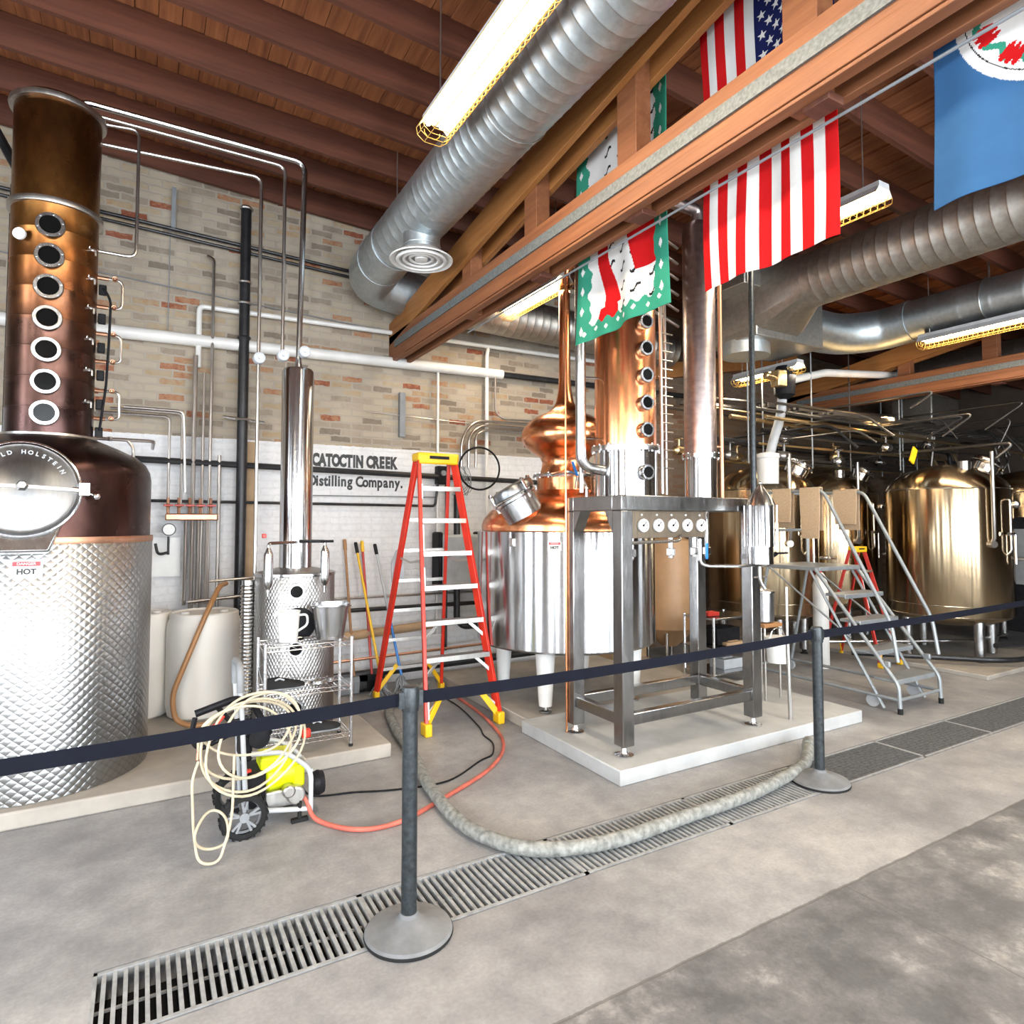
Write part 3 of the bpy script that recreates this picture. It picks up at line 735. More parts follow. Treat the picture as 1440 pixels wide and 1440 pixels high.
# danger sign on the jacket, facing the room
def sign(par, o, cx, cy, R, ang, z, w, h, words=('DANGER', 'HOT')):
    n = V((cos(ang), sin(ang), 0)); r = V((-sin(ang), cos(ang), 0)); c = V((cx, cy, z))+n*(R+.004)
    Rm = Matrix((r, n*-1, V((0, 0, 1)))).transposed()
    m = MB(o); m.box(c, (w, .005, h), Rm); p = m.build('warning_sign', 'dial', par)
    m = MB(o); m.box(c+n*.003+V((0, 0, h*.27)), (w*.86, .003, h*.26), Rm); m.build('red_band', 'signred', p)
    m = MB(o); put_text(m, words[0], c+n*.0046+V((0, 0, h*.27)), h*.22, right=r, extrude=.0005); m.build('heading', 'dial', p)
    m = MB(o); put_text(m, words[1], c+n*.003-V((0, 0, h*.18)), h*.42, right=r, extrude=.001, bold=.002); m.build('lettering', 'paint', p)
sign(T, o, sx, sy, .603, radians(-92), 1.42, .15, .10)
# overhead vapour pipes from the column top
def pipe(pts, r, mat, label, name='steel_pipe', bend=.06, cat='pipe', group=None, seg=10):
    p = V(pts[len(pts)//2]); m = MB(p); m.tube(pts, r, bend, seg); return one(m, name, mat, label, cat, group)
pipe([(sx+.1, 5.2, 4.46), (sx+.1, 5.2, 4.60), (1.08, 5.2, 4.60), (1.05, 5.2, 2.92)], .022, 'steel', 'thickest bright steel pipe from the dark column top over and down to the slim still', bend=.09)
pipe([(sx+.05, 5.28, 4.44), (sx+.05, 5.28, 4.57), (.94, 5.28, 4.57), (.94, 5.28, 3.02)], .014, 'tube', 'thin steel pipe just left of the thickest overhead pipe', bend=.07)
pipe([(sx+.12, 5.34, 4.40), (.77, 5.34, 4.46), (.77, 5.34, .8)], .014, 'tube', 'long thin steel pipe dropping past the black wall pipe to the white drum', bend=.07)
pipe([(sx+.2, 5.12, 4.43), (-.08, 5.12, 4.46), (-.08, 5.12, 3.54), (-.3, 5.12, 3.54)], .011, 'tube', 'short steel return pipe beside the top of the dark column', bend=.06)
pipe([(-.13, 5.1, 2.48), (.24, 5.1, 2.48), (.26, 5.12, 1.9)], .009, 'tube', 'thin bent pipe leaving the lowest reflux loop of the dark column still', bend=.05)

# ------------------------------------------------------------ things on the brick wall
W = 6.42
pipe([(-1.6, W, 3.31), (3.6, W, 3.41)], .056, 'whitepipe', 'fat white horizontal pipe across the brick wall', 'white_pipe', seg=20)
pipe([(3.58, W, 3.41), (6.9, W, 3.46)], .035, 'blackpipe', 'black pipe continuing the fat white wall pipe past the copper onion head', 'black_pipe')
pipe([(.41, W, 3.10), (.41, W, 3.67), (2.2, W, 3.70), (6.0, W, 3.76)], .024, 'whitepipe', 'slim white pipe above the fat white pipe, bent down at its left end', 'white_pipe', bend=.05)
pipe([(-1.6, W+.02, 4.42), (1.9, W+.02, 4.28)], .016, 'blackpipe', 'upper black conduit under the last joist', 'black_conduit')
pipe([(-1.6, W+.02, 4.36), (1.9, W+.02, 4.22)], .014, 'blackpipe', 'second black conduit just below the upper one', 'black_conduit')
T = thing('black_pipe', (.78, 6.38, .1), 'black vertical iron pipe from the joists to the floor behind the white drum', 'pipe'); o = (.78, 6.38, .1)
m = MB(o); m.cyl((.79, 6.38, .1), (.79, 6.38, 4.68), .047, seg=20); m.build('pipe_run', 'blackpipe', T)
for z in (4.66, 3.95, 3.75, 3.42):
    m = MB(o); m.torus((.79, 6.38, z), (0, 0, 1), .05, .012, 24, 6); m.build('pipe_coupling', 'alu' if z != 3.42 else 'blackpipe', T)
m = MB(o); m.cyl((.62, 6.38, 2.66), (.98, 6.38, 2.63), .014, seg=8); m.torus((.79, 6.38, 2.645), (0, 0, 1), .055, .012, 20, 6); m.build('pipe_clamp', 'alu', T)
pipe([(-1.6, W-.03, 2.26), (4.6, W-.03, 2.15)], .029, 'blackpipe', 'black horizontal iron pipe across the painted wall lettering', 'black_pipe')
pipe([(-1.6, W-.03, 1.88), (2.75, W-.03, 1.86), (2.78, W-.03, 2.08), (2.78, W-.03, 2.2)], .014, 'blackpipe', 'thin black pipe under the painted lettering, turning up at the ladder', 'black_pipe', bend=.04)
m = MB((.86, 6.48, 2)); m.bb((.84, 6.455, .2), (.93, 6.5, 2.45)); one(m, 'timber_strip', 'cardboard', 'narrow tan strip on the white wall beside the black vertical pipe', 'board')
vp = [(.52, 4.12, .1, .014, 'thin steel wall pipe reaching highest, left of the black vertical pipe'), (.385, 3.2, .9, .02, 'steel wall pipe leftmost of the row above the red valves'), (.46, 3.05, .9, .013, 'slim steel wall pipe second in the row above the red valves'), (.60, 2.3, .9, .016, 'steel wall pipe standing right of the red-valve manifold'), (.19, 2.62, 1.8, .012, 'bent steel wall pipe entering the left end of the manifold'), (.29, 2.66, 1.8, .012, 'bent steel wall pipe beside the manifold end pipe')]
for i, (x, z1, z0, r, lb) in enumerate(vp):
    pts = [(x, 6.38, z0), (x, 6.38, z1)]
    if i in (0,): pts.append((x-.05, 6.42, z1+.03))
    if i in (4, 5): pts.append((x-.55, 6.38, z1))
    pipe(pts, r, 'tube', lb, 'steel_pipe', bend=.05)
T = thing('valve_manifold', (.37, 6.33, 1.75), 'copper-coloured pipe manifold with a row of red valve handles', 'manifold'); o = (.37, 6.33, 1.75)
m = MB(o); m.bb((.17, 6.31, 1.70), (.59, 6.36, 1.76)); m.build('header', 'brass', T, .01)
for k in range(5):
    x = .19+k*.085; v = MB(o); v.cyl((x, 6.33, 1.75), (x, 6.33, 1.9), .013, seg=8); v.sphere((x, 6.33, 1.83), .022, 10); b = v.build('valve', 'brass', T)
    h = MB(o); h.bb((x-.035, 6.285, 1.824), (x+.04, 6.30, 1.84)); h.build('valve_handle', 'redvalve', b, .003, label='red handle')
m = MB(o)
for x in (.33, .38, .43, .50): m.cyl((x, 6.34, .95), (x, 6.34, 1.72), .015, seg=8)
m.build('drop_pipe', 'tube', T)
m = MB(o); m.cyl((.2, 6.3, 1.62), (.2, 6.26, 1.62), .055, seg=24); m.cyl((.2, 6.32, 1.56), (.2, 6.32, 1.4), .01); m.tube([(.2, 6.32, 1.42), (.12, 6.3, 1.40), (.1, 6.3, 1.5)], .012, .04); g = m.build('pressure_gauge', 'blackpipe', T)
m = MB(o); m.cyl((.2, 6.262, 1.62), (.2, 6.257, 1.62), .046, seg=24); m.build('dial', 'dial', g)
m = MB((.16, 6.47, 1.35)); m.bb((.06, 6.455, 1.2), (.3, 6.47, 1.55)); one(m, 'notice_sheet', 'white', 'blank white sheet on the wall behind the dark column still', 'paper')
pipe([(.36, 6.3, .98), (.95, 6.3, 1.02), (1.3, 5.9, 1.02)], .016, 'tube', 'horizontal steel pipe above the white drum', 'steel_pipe', bend=.04)
pipe([(.5, 6.0, 1.18), (.92, 6.0, 1.2), (.95, 6.0, .2)], .012, 'tube', 'upper thin pipe where the brown hose hangs', 'steel_pipe', bend=.04)
pipe([(1.02, 6.2, .1), (1.02, 6.2, 1.2), (1.1, 5.6, 1.22)], .018, 'tube', 'steel riser standing left of the slim still', 'steel_pipe', bend=.06)

# painted lettering
T = thing('wall_lettering', (1.9, 6.498, 2.2), 'black serif lettering of the distillery name painted on the white wall', 'lettering'); o = (1.9, 6.498, 2.2)
def serif_line(txt, x0, x1, zc, size, xs):
    m = MB(o); n = len(txt); wch = []
    wid = {' ': .55, 'I': .55, 'i': .5, 'l': .5, 't': .6, '.': .5, 'm': 1.4, 'M': 1.3, 'N': 1.15, 'O': 1.1, 'C': 1.0, 's': .8, 'E': .95}
    ws = [wid.get(c, 1.) for c in txt]; tot = sum(ws); x = x0; st = size*.045; hh = size*.72/2
    for c, w in zip(txt, ws):
        cw = (x1-x0)*w/tot; xc = x+cw/2; x += cw
        if c == ' ': continue
        put_text(m, c, (xc, 6.496, zc), size, extrude=.0015, bold=size*(.06 if txt.isupper() else .035), xs=xs)
        h = hh; k = cw*.30
        def sf(px, pz, w2=.30): m.box((px, 6.4952, pz), (cw*w2, .003, st))
        if c in 'TI': sf(xc, zc-h, .5); 
        if c == 'I': sf(xc, zc+h, .5)
        if c in 'NAKR': sf(xc-k, zc-h); sf(xc+k, zc-h)
        if c in 'NK': sf(xc-k, zc+h); sf(xc+k, zc+h)
        if c == 'T': sf(xc-k, zc+h-.01, .08); sf(xc+k, zc+h-.01, .08)
        if c in 'ER': sf(xc-k, zc+h)
    return m
serif_line('CATOCTIN CREEK', 1.46, 2.345, 2.31, .165, .62).build('upper_line', 'paint', T)
serif_line('Distilling Company.', 1.43, 2.42, 2.10, .15, .78).build('lower_line', 'paint', T)
m = MB((.98, 6.49, 2.02)); put_text(m, 'OFFICE', (1.18, 6.495, 2.04), .045, extrude=.002, bold=.003); m.v and None
one(m, 'wall_stencil', 'paint', 'tiny dark stencilled word on the white wall left of the slim column', 'lettering') if False else None

# drums and hoses on the plinth
def drum(x, y, label, first=None):
    if first: return dup(first, (x, y, .1), label)
    T = thing('plastic_drum', (x, y, .1), label, 'drum', 'white plastic drums'); o = (x, y, .1)
    m = MB(o); m.lathe([(.24, 0), (.268, .02), (.282, .10), (.284, .40), (.284, .70), (.277, .76), (.262, .79), (.262, .83), (.25, .84), (.24, .825)], (x, y, .1), seg=56); m.build('body', 'drum', T)
    m = MB(o)
    for s in (-1, 1): m.lathe([(.035, 0), (.035, .02), (.028, .022)], (x+s*.15, y, .922), seg=16)
    m.build('bung_cap', 'white', T); return T
d1 = drum(.47, 5.93, 'white plastic drum in front of the black vertical pipe, brown hose over it')
drum(-.03, 6.14, 'white plastic drum half hidden between the dark column still and the other drum', d1)
pipe([(.62, 5.85, 1.17), (.56, 5.75, 1.16), (.45, 5.6, .95), (.33, 5.55, .65), (.22, 5.56, .35), (.25, 5.56, .16), (.36, 5.5, .12), (.45, 5.5, .12)], .02, 'hose_tan', 'brown hose hanging down the front of the white drum', 'drain_hose', bend=.12)

# ------------------------------------------------------------ slim still
kx, ky = 1.05, 5.2; o = (kx, ky, .1)
T = thing('column_still', o, 'slim steel column still with dimpled body behind the wire rack', 'still')
m = MB(o); m.lathe([(.28, 0), (.30, .01), (.30, 1.17), (.295, 1.19), (.27, 1.2), (.13, 1.23)], (kx, ky, .1), seg=72); m.build('body', 'dimple2', T)
m = MB(o); m.lathe([(.304, 0), (.306, .012), (.304, .024)], (kx, ky, 1.27), seg=72); m.build('body_rim', 'steel', T)
m = MB(o); m.lathe([(.122, 0), (.122, 1.58), (.11, 1.60), (.03, 1.62), (.022, 1.68)], (kx, ky, 1.3), seg=56); m.build('column', 'mirror', T)
m = MB(o); m.cyl((kx-.34, ky+.05, .1), (kx-.34, ky+.05, 1.24), .045, seg=20); m.build('side_tank', 'steel', T)
m = MB(o)
for k in range(38): m.torus((kx-.34, ky+.05, .16+k*.028), (0, 0, 1), .048, .006, 20, 5)
m.build('cooling_coil', 'tube', T)
for z in (1.17, .75, .32): porthole(T, o, V((kx-.05, ky-.296, z)), V((-.15, -1, 0)), .062, depth=.04)
m = MB(o); m.lathe([(.12, -.02), (.12, .02), (.05, .028)], (kx-.03, ky-.30, .93), (-.15, -1, 0), 32); m.build('hatch', 'black', T)
for x, z in ((kx-.26, 1.23), (kx+.14, 1.24)):
    m = MB(o); m.lathe([(.012, -.03), (.03, 0), (.034, .03), (.034, .22), (.025, .24), (.012, .27)], (x, ky-.36, z), seg=24); m.tube([(x, ky-.36, z-.08), (x, ky-.36, z+.0)], .009, seg=8); m.tube([(x, ky-.36, z+.26), (x, ky-.36, z+.3), (kx, ky-.1, z+.3)], .012, .03, 8); m.build('sample_cylinder', 'steel', T)
m = MB(o); m.bb((kx+.02, ky-.39, 1.535), (kx+.10, ky-.375, 1.55)); m.cyl((kx-.05, ky-.37, 1.54), (kx+.2, ky-.37, 1.54), .01, seg=8); m.build('valve_lever', 'black', T)
m = MB(o); m.bb((kx-.31, ky-.39, 1.57), (kx-.28, ky-.36, 1.6)); m.build('valve_knob', 'redvalve', T, .005)
for i, (x, y, z) in enumerate(((.77, 5.31, 2.98), (.94, 5.25, 3.01), (1.08, 5.13, 3.03))):
    m = MB((x, y, z)); m.cyl((x, y-.03, z), (x, y+.03, z), .045, seg=28); m.torus((x, y-.032, z), (0, 1, 0), .038, .006, 24, 6); m.cyl((x, y-.03, z), (x, y-.045, z), .012, seg=8)
    one(m, 'pipe_gauge', 'lgrey', ['round steel disc valve on the long thin pipe, leftmost of three', 'round steel disc valve in the middle of three above the slim column', 'round steel disc valve on the thickest pipe, rightmost of three'][i], 'valve')

# ------------------------------------------------------------ wire rack and what stands on it
rx0, rx1, ry0, ry1 = .73, 1.31, 4.52, 4.83; zb = .1
o = (1.0, 4.68, zb); T = thing('wire_rack', o, 'chrome wire shelving rack in front of the slim still', 'rack')
for x in (rx0, rx1):
    for y in (ry0, ry1):
        m = MB(o); m.cyl((x, y, zb), (x, y, .87), .0125, seg=12)
        for z in range(0, 7): m.torus((x, y, .17+z*.1), (0, 0, 1), .0125, .0012, 12, 4)
        m.build('leg', 'chrome', T)
        m = MB(o); m.cyl((x, y, zb), (x, y, zb+.02), .015, seg=10); m.build('rubber_foot', 'rubber', T)
for z in (.84, .53, .2):
    m = MB(o)
    for y in (ry0, ry1):
        for dz in (0, -.028): m.cyl((rx0, y, z+dz), (rx1, y, z+dz), .0035, seg=6)
        n = 14
        for k in range(n): xa = rx0+(rx1-rx0)*k/n; xb = rx0+(rx1-rx0)*(k+1)/n; m.cyl((xa, y, z-.028*(k % 2)), (xb, y, z-.028*((k+1) % 2)), .002, seg=4)
    for x in (rx0, rx1):
        for dz in (0, -.028): m.cyl((x, ry0, z+dz), (x, ry1, z+dz), .0035, seg=6)
    for k in range(1, 24): xx = rx0+(rx1-rx0)*k/24; m.cyl((xx, ry0, z), (xx, ry1, z), .0018, seg=4)
    m.build('shelf', 'chrome', T)
m = MB(o)
for x in (rx0,):
    for k in range(6): m.cyl((x, ry0 if k % 2 else ry1, .25+k*.1), (x, ry1 if k % 2 else ry0, .35+k*.1), .002, seg=4)
m.build('side_brace', 'chrome', T)
T = thing('plastic_pitcher', (.90, 4.66, .845), 'white plastic pitcher on top of the wire rack', 'pitcher'); o = (.90, 4.66, .845)
m = MB(o); m.lathe([(.05, 0), (.062, .005), (.075, .2), (.08, .215), (.076, .216), (.070, .2), (.055, .01)], (.90, 4.66, .845), seg=36); m.build('body', 'white', T)
m = MB(o); m.tube([(.965, 4.64, 1.03), (1.02, 4.63, 1.035), (1.025, 4.63, .96), (.96, 4.64, .92)], .008, .03, 8); m.build('handle', 'white', T)
m = MB(o); m.tube([(.81, 4.66, 1.03), (.82, 4.65, 1.056), (.84, 4.65, 1.055)], .012, .01, 6); m.build('spout', 'white', T)
T = thing('metal_bucket', (1.19, 4.66, .845), 'shiny steel bucket on the right end of the wire rack', 'bucket'); o = (1.19, 4.66, .845)
m = MB(o); m.lathe([(.08, 0), (.095, .004), (.132, .235), (.138, .24), (.138, .25), (.128, .25), (.09, .012)], (1.19, 4.66, .845), seg=48); m.build('body', 'steel', T)
m = MB(o); m.tube([(1.19+.138*cos(a), 4.66+.138*sin(a)*.5-.06, 1.08-.02*sin(a)) for a in [pi*k/12 for k in range(13)]], .004, seg=6); m.build('bail_handle', 'chrome', T)
def shoe(x, y, z, label):
    T = thing('rubber_shoe', (x, y, z), label, 'shoe'); o = (x, y, z)
    m = MB(o); rings = []
    for t, w, h in ((0, .02, .03), (.03, .038, .07), (.09, .04, .075), (.14, .045, .06), (.19, .05, .045), (.24, .04, .035), (.27, .015, .02)):
        rings.append([V((x-.13+t, y+w*cos(a), z+.018+max(0, h*sin(a)))) for a in [2*pi*k/16 for k in range(16)]])
    m.loft(rings); m.build('upper', 'rubber', T)
    m = MB(o); m.bb((x-.13, y-.042, z), (x+.13, y+.042, z+.02)); m.build('sole', 'grey', T, .012)
    m = MB(o); m.tube([(x-.06, y-.035, z+.075), (x-.03, y-.03, z+.085), (x, y-.03, z+.07)], .006, .01, 6); m.build('strap', 'lgrey', T)
shoe(.86, 4.6, .535, 'dark rubber shoe on the middle shelf of the wire rack, left side')
shoe(1.12, 4.62, .205, 'dark rubber shoe on the bottom shelf of the wire rack')
m = MB((1.1, 4.66, .55)); m.lathe([(.05, 0), (.06, .01), (.06, .03), (.02, .04)], (1.1, 4.64, .535), seg=24); m.lathe([(.03, 0), (.035, .03)], (1.2, 4.68, .535), seg=16); one(m, 'pipe_clamps', 'chrome', 'small steel fittings lying on the middle rack shelf', 'fitting')

# ------------------------------------------------------------ pressure washer
wx, wy = .50, 3.70; o = (.65, 3.85, 0)
T = thing('pressure_washer', o, 'wheeled pressure washer with lime yellow motor cover', 'pressure washer')
for y, nm in ((wy, 'near'), (wy+.34, 'far')):
    m = MB(o); m.lathe([(.085, -.028), (.108, -.028), (.118, -.018), (.118, .018), (.108, .028), (.085, .028)], (wx, y, .12), (0, 1, 0), 40, False)
    for k in range(22): a = 2*pi*k/22; m.box((wx+.118*cos(a), y, .12+.118*sin(a)), (.012, .05, .012), Matrix.Rotation(-a, 3, 'Y'))
    w = m.build('wheel', 'rubber', T)
    m = MB(o); m.torus((wx, y, .12), (0, 1, 0), .085, .008, 32, 6); m.lathe([(.025, -.035), (.025, .03)], (wx, y, .12), (0, 1, 0), 16)
    for k in range(5):
        a = 2*pi*k/5+.3
        for da in (-.16, .16): m.bar((wx+.02*cos(a), y-.015, .12+.02*sin(a)), (wx+.083*cos(a+da), y-.02, .12+.083*sin(a+da)), .012, .02, (0, 1, 0))
    m.build('wheel_hub', 'grey', w, label='grey five-spoke hub')
m = MB(o); m.cyl((wx, wy, .12), (wx, wy+.34, .12), .009); m.build('axle', 'alu', T)
m = MB(o)
for y in (wy+.05, wy+.29): m.tube([(.86, y, .05), (.86, y, .28), (.72, y, .40), (.54, y, .42)], .0135, .06, 10); m.tube([(.86, y, .06), (.5, y, .12)], .0135, seg=10)
m.tube([(.86, wy+.05, .27), (.86, wy+.29, .27)], .012, seg=10)
for y in (wy+.05, wy+.29): m.cyl((.52, y, .10), (.48, y, .78), .0135, seg=10)
m.build('tube_frame', 'lgrey', T)
m = MB(o); m.tube([(.48, wy+.05, .76), (.477, wy+.05, .90), (.477, wy+.29, .90), (.48, wy+.29, .76)], .019, .09, 12); m.build('handle_grip', 'grey', T)
m = MB(o)
m.lathe([(.06, -.1), (.085, -.09), (.09, .05), (.07, .09), (.03, .1)], (.72, wy+.17, .25), (1, 0, .1), 28); m.box((.68, wy+.17, .33), (.17, .17, .09)); m.box((.80, wy+.15, .24), (.07, .13, .12))
m.build('motor_cover', 'lime', T, .012)
m = MB(o); m.lathe([(.05, -.06), (.055, .04), (.04, .06)], (.78, wy+.10, .15), (0, 1, 0), 20); m.box((.70, wy+.16, .13), (.16, .14, .10)); m.cyl((.74, wy+.03, .18), (.74, wy+.1, .18), .035, seg=16); m.build('pump', 'alu', T, .01)
m = MB(o); m.box((.57, wy+.17, .20), (.10, .24, .22)); m.build('black_housing', 'black', T, .015)
m = MB(o); m.lathe([(.055, 0), (.055, .09)], (.58, wy+.04, .5), (0, 1, 0), 20); m.build('hose_reel', 'black', T)
m = MB(o); m.box((.52, wy+.17, .44), (.06, .2, .14)); m.build('accessory_holder', 'black', T, .015)
m = MB(o); m.lathe([(.06, 0), (.07, .03), (.06, .06)], (.885, wy+.12, .17), (1, 0, 0), 24); m.build('water_inlet', 'black', T)
for y in (wy+.05, wy+.29): m = MB(o); m.cyl((.80, y, .02), (.80, y, .12), .012, seg=8); m.box((.80, y, .012), (.09, .03, .02)); m.build('rubber_foot', 'rubber', T)
m = MB(o); m.box((.84, wy+.1, .47), (.05, .04, .05)); m.build('orange_knob', 'red', T, .01); m = MB(o); m.box((.53, wy+.1, .3), (.04, .03, .05)); m.build('red_switch', 'red', T, .01)
T = thing('spray_gun', (.42, 3.78, .6), 'black trigger spray gun hanging on the pressure washer handle', 'spray gun'); o = (.42, 3.78, .6)
m = MB(o); m.tube([(.26, 3.74, .66), (.24, 3.74, .56), (.28, 3.74, .49), (.42, 3.75, .54)], .013, .05, 8); m.tube([(.26, 3.74, .68), (.46, 3.74, .735), (.54, 3.76, .70), (.64, 3.8, .50)], .019, .05, 10); m.tube([(.36, 3.74, .71), (.44, 3.75, .60), (.52, 3.76, .62)], .014, .04, 8); m.build('gun_body', 'black', T)
m = MB(o); m.tube([(.31, 3.735, .59), (.36, 3.735, .61), (.40, 3.74, .65)], .009, .02, 8); m.build('trigger', 'red', T, label='red trigger')
# coiled cream hose
T = thing('pressure_hose', (.5, 3.7, .35), 'cream pressure hose looped over the pressure washer', 'hose'); o = (.5, 3.7, .35)
rnd = random.Random(4)
loops = [(.50, .60, .22, .13, 0), (.50, .56, .24, .19, .10), (.49, .52, .22, .21, -.05), (.54, .54, .24, .25, .12), (.56, .58, .20, .20, .2), (.33, .15, .075, .085, 0)]
m = MB(o)
for i, (cx, cz, a, b, tilt) in enumerate(loops):
    pts = []
    for k in range(40):
        t = 2*pi*k/40; px = cx+a*cos(t)*(1+.05*sin(3*t+i)); pz = cz+b*sin(t)+a*tilt*cos(t); py = 3.62-.02*i+.03*sin(2*t+i)+(0.02*sin(t) if i < 6 else 0)
        pts.append((px, py, max(pz, .012)))
    m.tube(pts, .0068, seg=8, closed=True)
m.tube([(.27, 3.6, .48), (.24, 3.58, .4), (.25, 3.55, .15), (.27, 3.5, .02), (.36, 3.47, .012), (.42, 3.5, .2), (.43, 3.55, .5)], .0068, .08, 8)
m.build('hose_coils', 'hose_cream', T)
m = MB(o); m.tube([(.28, 3.68, .58), (.275, 3.64, .53), (.27, 3.61, .48)], .013, .02, 8); m.build('hose_coupling', 'brass', T)
# floor hoses
def smooth(pts, n=8):
    P = [V(p) for p in pts]; out = []
    for i in range(len(P)-1):
        a = P[max(i-1, 0)]; b = P[i]; c = P[i+1]; d = P[min(i+2, len(P)-1)]
        for k in range(n):
            t = k/n; out.append(.5*((2*b)+(c-a)*t+(2*a-5*b+4*c-d)*t*t+(3*b-a-3*c+d)*t**3))
    out.append(P[-1]); return out
hp = [(4.25, 2.99, .05), (4.05, 2.86, .05), (3.838, 2.764, .042), (3.245, 2.656, .042), (2.633, 2.636, .042), (2.125, 2.631, .042), (1.762, 2.744, .042), (1.597, 2.964, .042), (1.539, 3.273, .042), (1.589, 3.803, .042), (1.70, 4.35, .042), (1.78, 4.9, .042), (1.92, 5.45, .05), (2.25, 5.85, .045), (2.55, 6.1, .045)]
T = thing('suction_hose', (2.5, 2.65, 0), 'thick dirty grey ribbed hose curving across the floor and drain', 'hose'); o = (2.5, 2.65, 0)
m = MB(o); m.tube(smooth(hp, 26), .037, seg=14, ribs=.035); m.build('hose_run', 'hose_grey', T, ang=60)
m = MB(o); m.cyl((4.22, 2.97, .05), (4.32, 3.03, .05), .045, seg=20); m.build('end_fitting', 'hose_grey', T)
m = MB((1.6, 3.6, 0)); m.tube(smooth([(.80, 3.80, .16), (.84, 3.76, .10), (.88, 3.68, .02), (1.037, 3.473, .014), (1.266, 3.434, .014), (1.589, 3.581, .014), (2.084, 3.87, .014), (2.399, 4.251, .014), (2.561, 4.819, .014), (2.631, 5.45, .014), (2.64, 5.9, .014)], 10), .013, seg=10)
one(m, 'water_hose', 'hose_red', 'dusty red water hose from the pressure washer across the floor', 'hose')
m = MB((1.8, 3.9, 0)); m.tube(smooth([(.86, 4.05, .15), (.92, 4.03, .02), (1.18, 3.959, .008), (1.424, 3.866, .008), (1.748, 3.829, .008), (2.086, 4.031, .008), (2.22, 4.1, .008), (2.335, 4.302, .008), (2.36, 4.5, .008), (2.43, 4.735, .008), (2.53, 5.391, .008), (2.5, 6.1, .008)], 8), .006, seg=8)
one(m, 'power_cord', 'black', 'thin black power cord lying on the floor beside the red hose', 'cord')

# ------------------------------------------------------------ step ladder
def stepladder(x0, y0, z0, s, label, nsteps=7, mats=('red', 'yellow', 'alu'), yawr=0.):
    T = thing('step_ladder', (0, 0, 0), label, 'ladder'); T.location = (x0, y0, z0); T.rotation_euler = (0, 0, yawr); T.scale = (1, 1, 1)
    o = (0, 0, 0); H = 2.26*s; zt = H
    fl = lambda t, sd: V((sd*(.33-.16*t)*s, (-.62+.60*t)*s, t*H)); rl = lambda t, sd: V((sd*(.34-.18*t)*s, (.62-.56*t)*s, t*H))
    for sd in (-1, 1):
        m = MB(o); m.bar(fl(.02, sd), fl(1, sd), .03*s, .075*s, (0, 0, 1)); m.build('front_rail', mats[0], T, .004)
        m = MB(o); m.bar(rl(.02, sd), rl(1, sd), .03*s, .06*s, (0, 0, 1)); m.build('rear_rail', mats[0], T, .004)
        m = MB(o); m.box(fl(.022, sd), (.06*s, .11*s, .10*s)); m.build('front_foot', mats[1], T, .01)
        m = MB(o); m.box(rl(.018, sd), (.05*s, .08*s, .07*s)); m.build('rear_foot', mats[1], T, .01)
        m = MB(o); m.bar(fl(.14, sd)-V((sd*.16*s, 0, 0)), fl(.03, sd), .02*s, .05*s); m.build('corner_brace', mats[1], T, .004)
        m = MB(o); m.bar(rl(.14, sd)-V((sd*.16*s, 0, 0)), rl(.03, sd), .02*s, .04*s); m.build('rear_brace', mats[1], T, .004)
    for k in range(nsteps):
        t = (k+1)/(nsteps+.95)
        a, b = fl(t, -1), fl(t, 1); m = MB(o); m.bb((a.x+.005, a.y-.045*s, a.z-.012*s), (b.x-.005, a.y+.045*s, a.z+.012*s)); m.bb((a.x, a.y-.048*s, a.z-.03*s), (b.x, a.y-.04*s, a.z+.012*s))
        if k < 3:
            for sd in (-1, 1): q = fl(t-.065, sd); m.bar(V((sd*(abs(a.x)-.14*s), a.y, a.z-.01)), q, .006, .028*s)
        m.build('step', mats[2], T, .002)
        if k < 6:
            a, b = rl(t, -1), rl(t, 1); m = MB(o); m.bar(a, b, .012, .03*s); m.build('rear_rung', mats[2], T)
    m = MB(o); m.box((0, .0, H+.01), (.40*s, .17*s, .075*s)); m.box((0, -.075*s, H-.01), (.38*s, .03*s, .09*s)); cap = m.build('top_cap', mats[1], T, .018)
    m = MB(o); m.box((.0, -.0925*s, H+.004), (.19*s, .004, .028*s)); m.build('cap_label', 'black', cap)
    m = MB(o)
    for sd in (-1, 1):
        for z in (.6,): m.bar(fl(z, sd), fl(z, sd)*.5+rl(z, sd)*.5-V((0, 0, .03)), .006, .02); m.bar(rl(z, sd), fl(z, sd)*.5+rl(z, sd)*.5-V((0, 0, .03)), .006, .02)
    m.build('spreader', mats[2], T)
    for (t0, t1) in ((.50, .58), (.64, .74), (.06, .12), (.84, .90)):
        m = MB(o); a, b = fl(t0, -1), fl(t1, -1); nn = V((-.0, -.041*s, -.01)); m.bar(a+nn, b+nn, .024*s, .003); m.build('sticker', 'dial', T)
    return T
stepladder(2.30, 5.34, 0, 1., 'tall red step ladder with yellow cap, open beside the copper still')
m = MB((2.1, 5.6, 1.2)); m.loft([[V((2.03, 5.72, 1.12)), V((2.15, 5.72, 1.12)), V((2.15, 5.74, 1.12)), V((2.03, 5.74, 1.12))], [V((2.02, 5.70, 1.3)), V((2.13, 5.70, 1.36)), V((2.13, 5.72, 1.36)), V((2.02, 5.72, 1.3))], [V((2.06, 5.69, 1.42)), V((2.12, 5.69, 1.46)), V((2.12, 5.71, 1.46)), V((2.06, 5.71, 1.42))]])
one(m, 'hanging_rag', 'lgrey', 'pale rag hanging between the left legs of the tall ladder', 'rag')

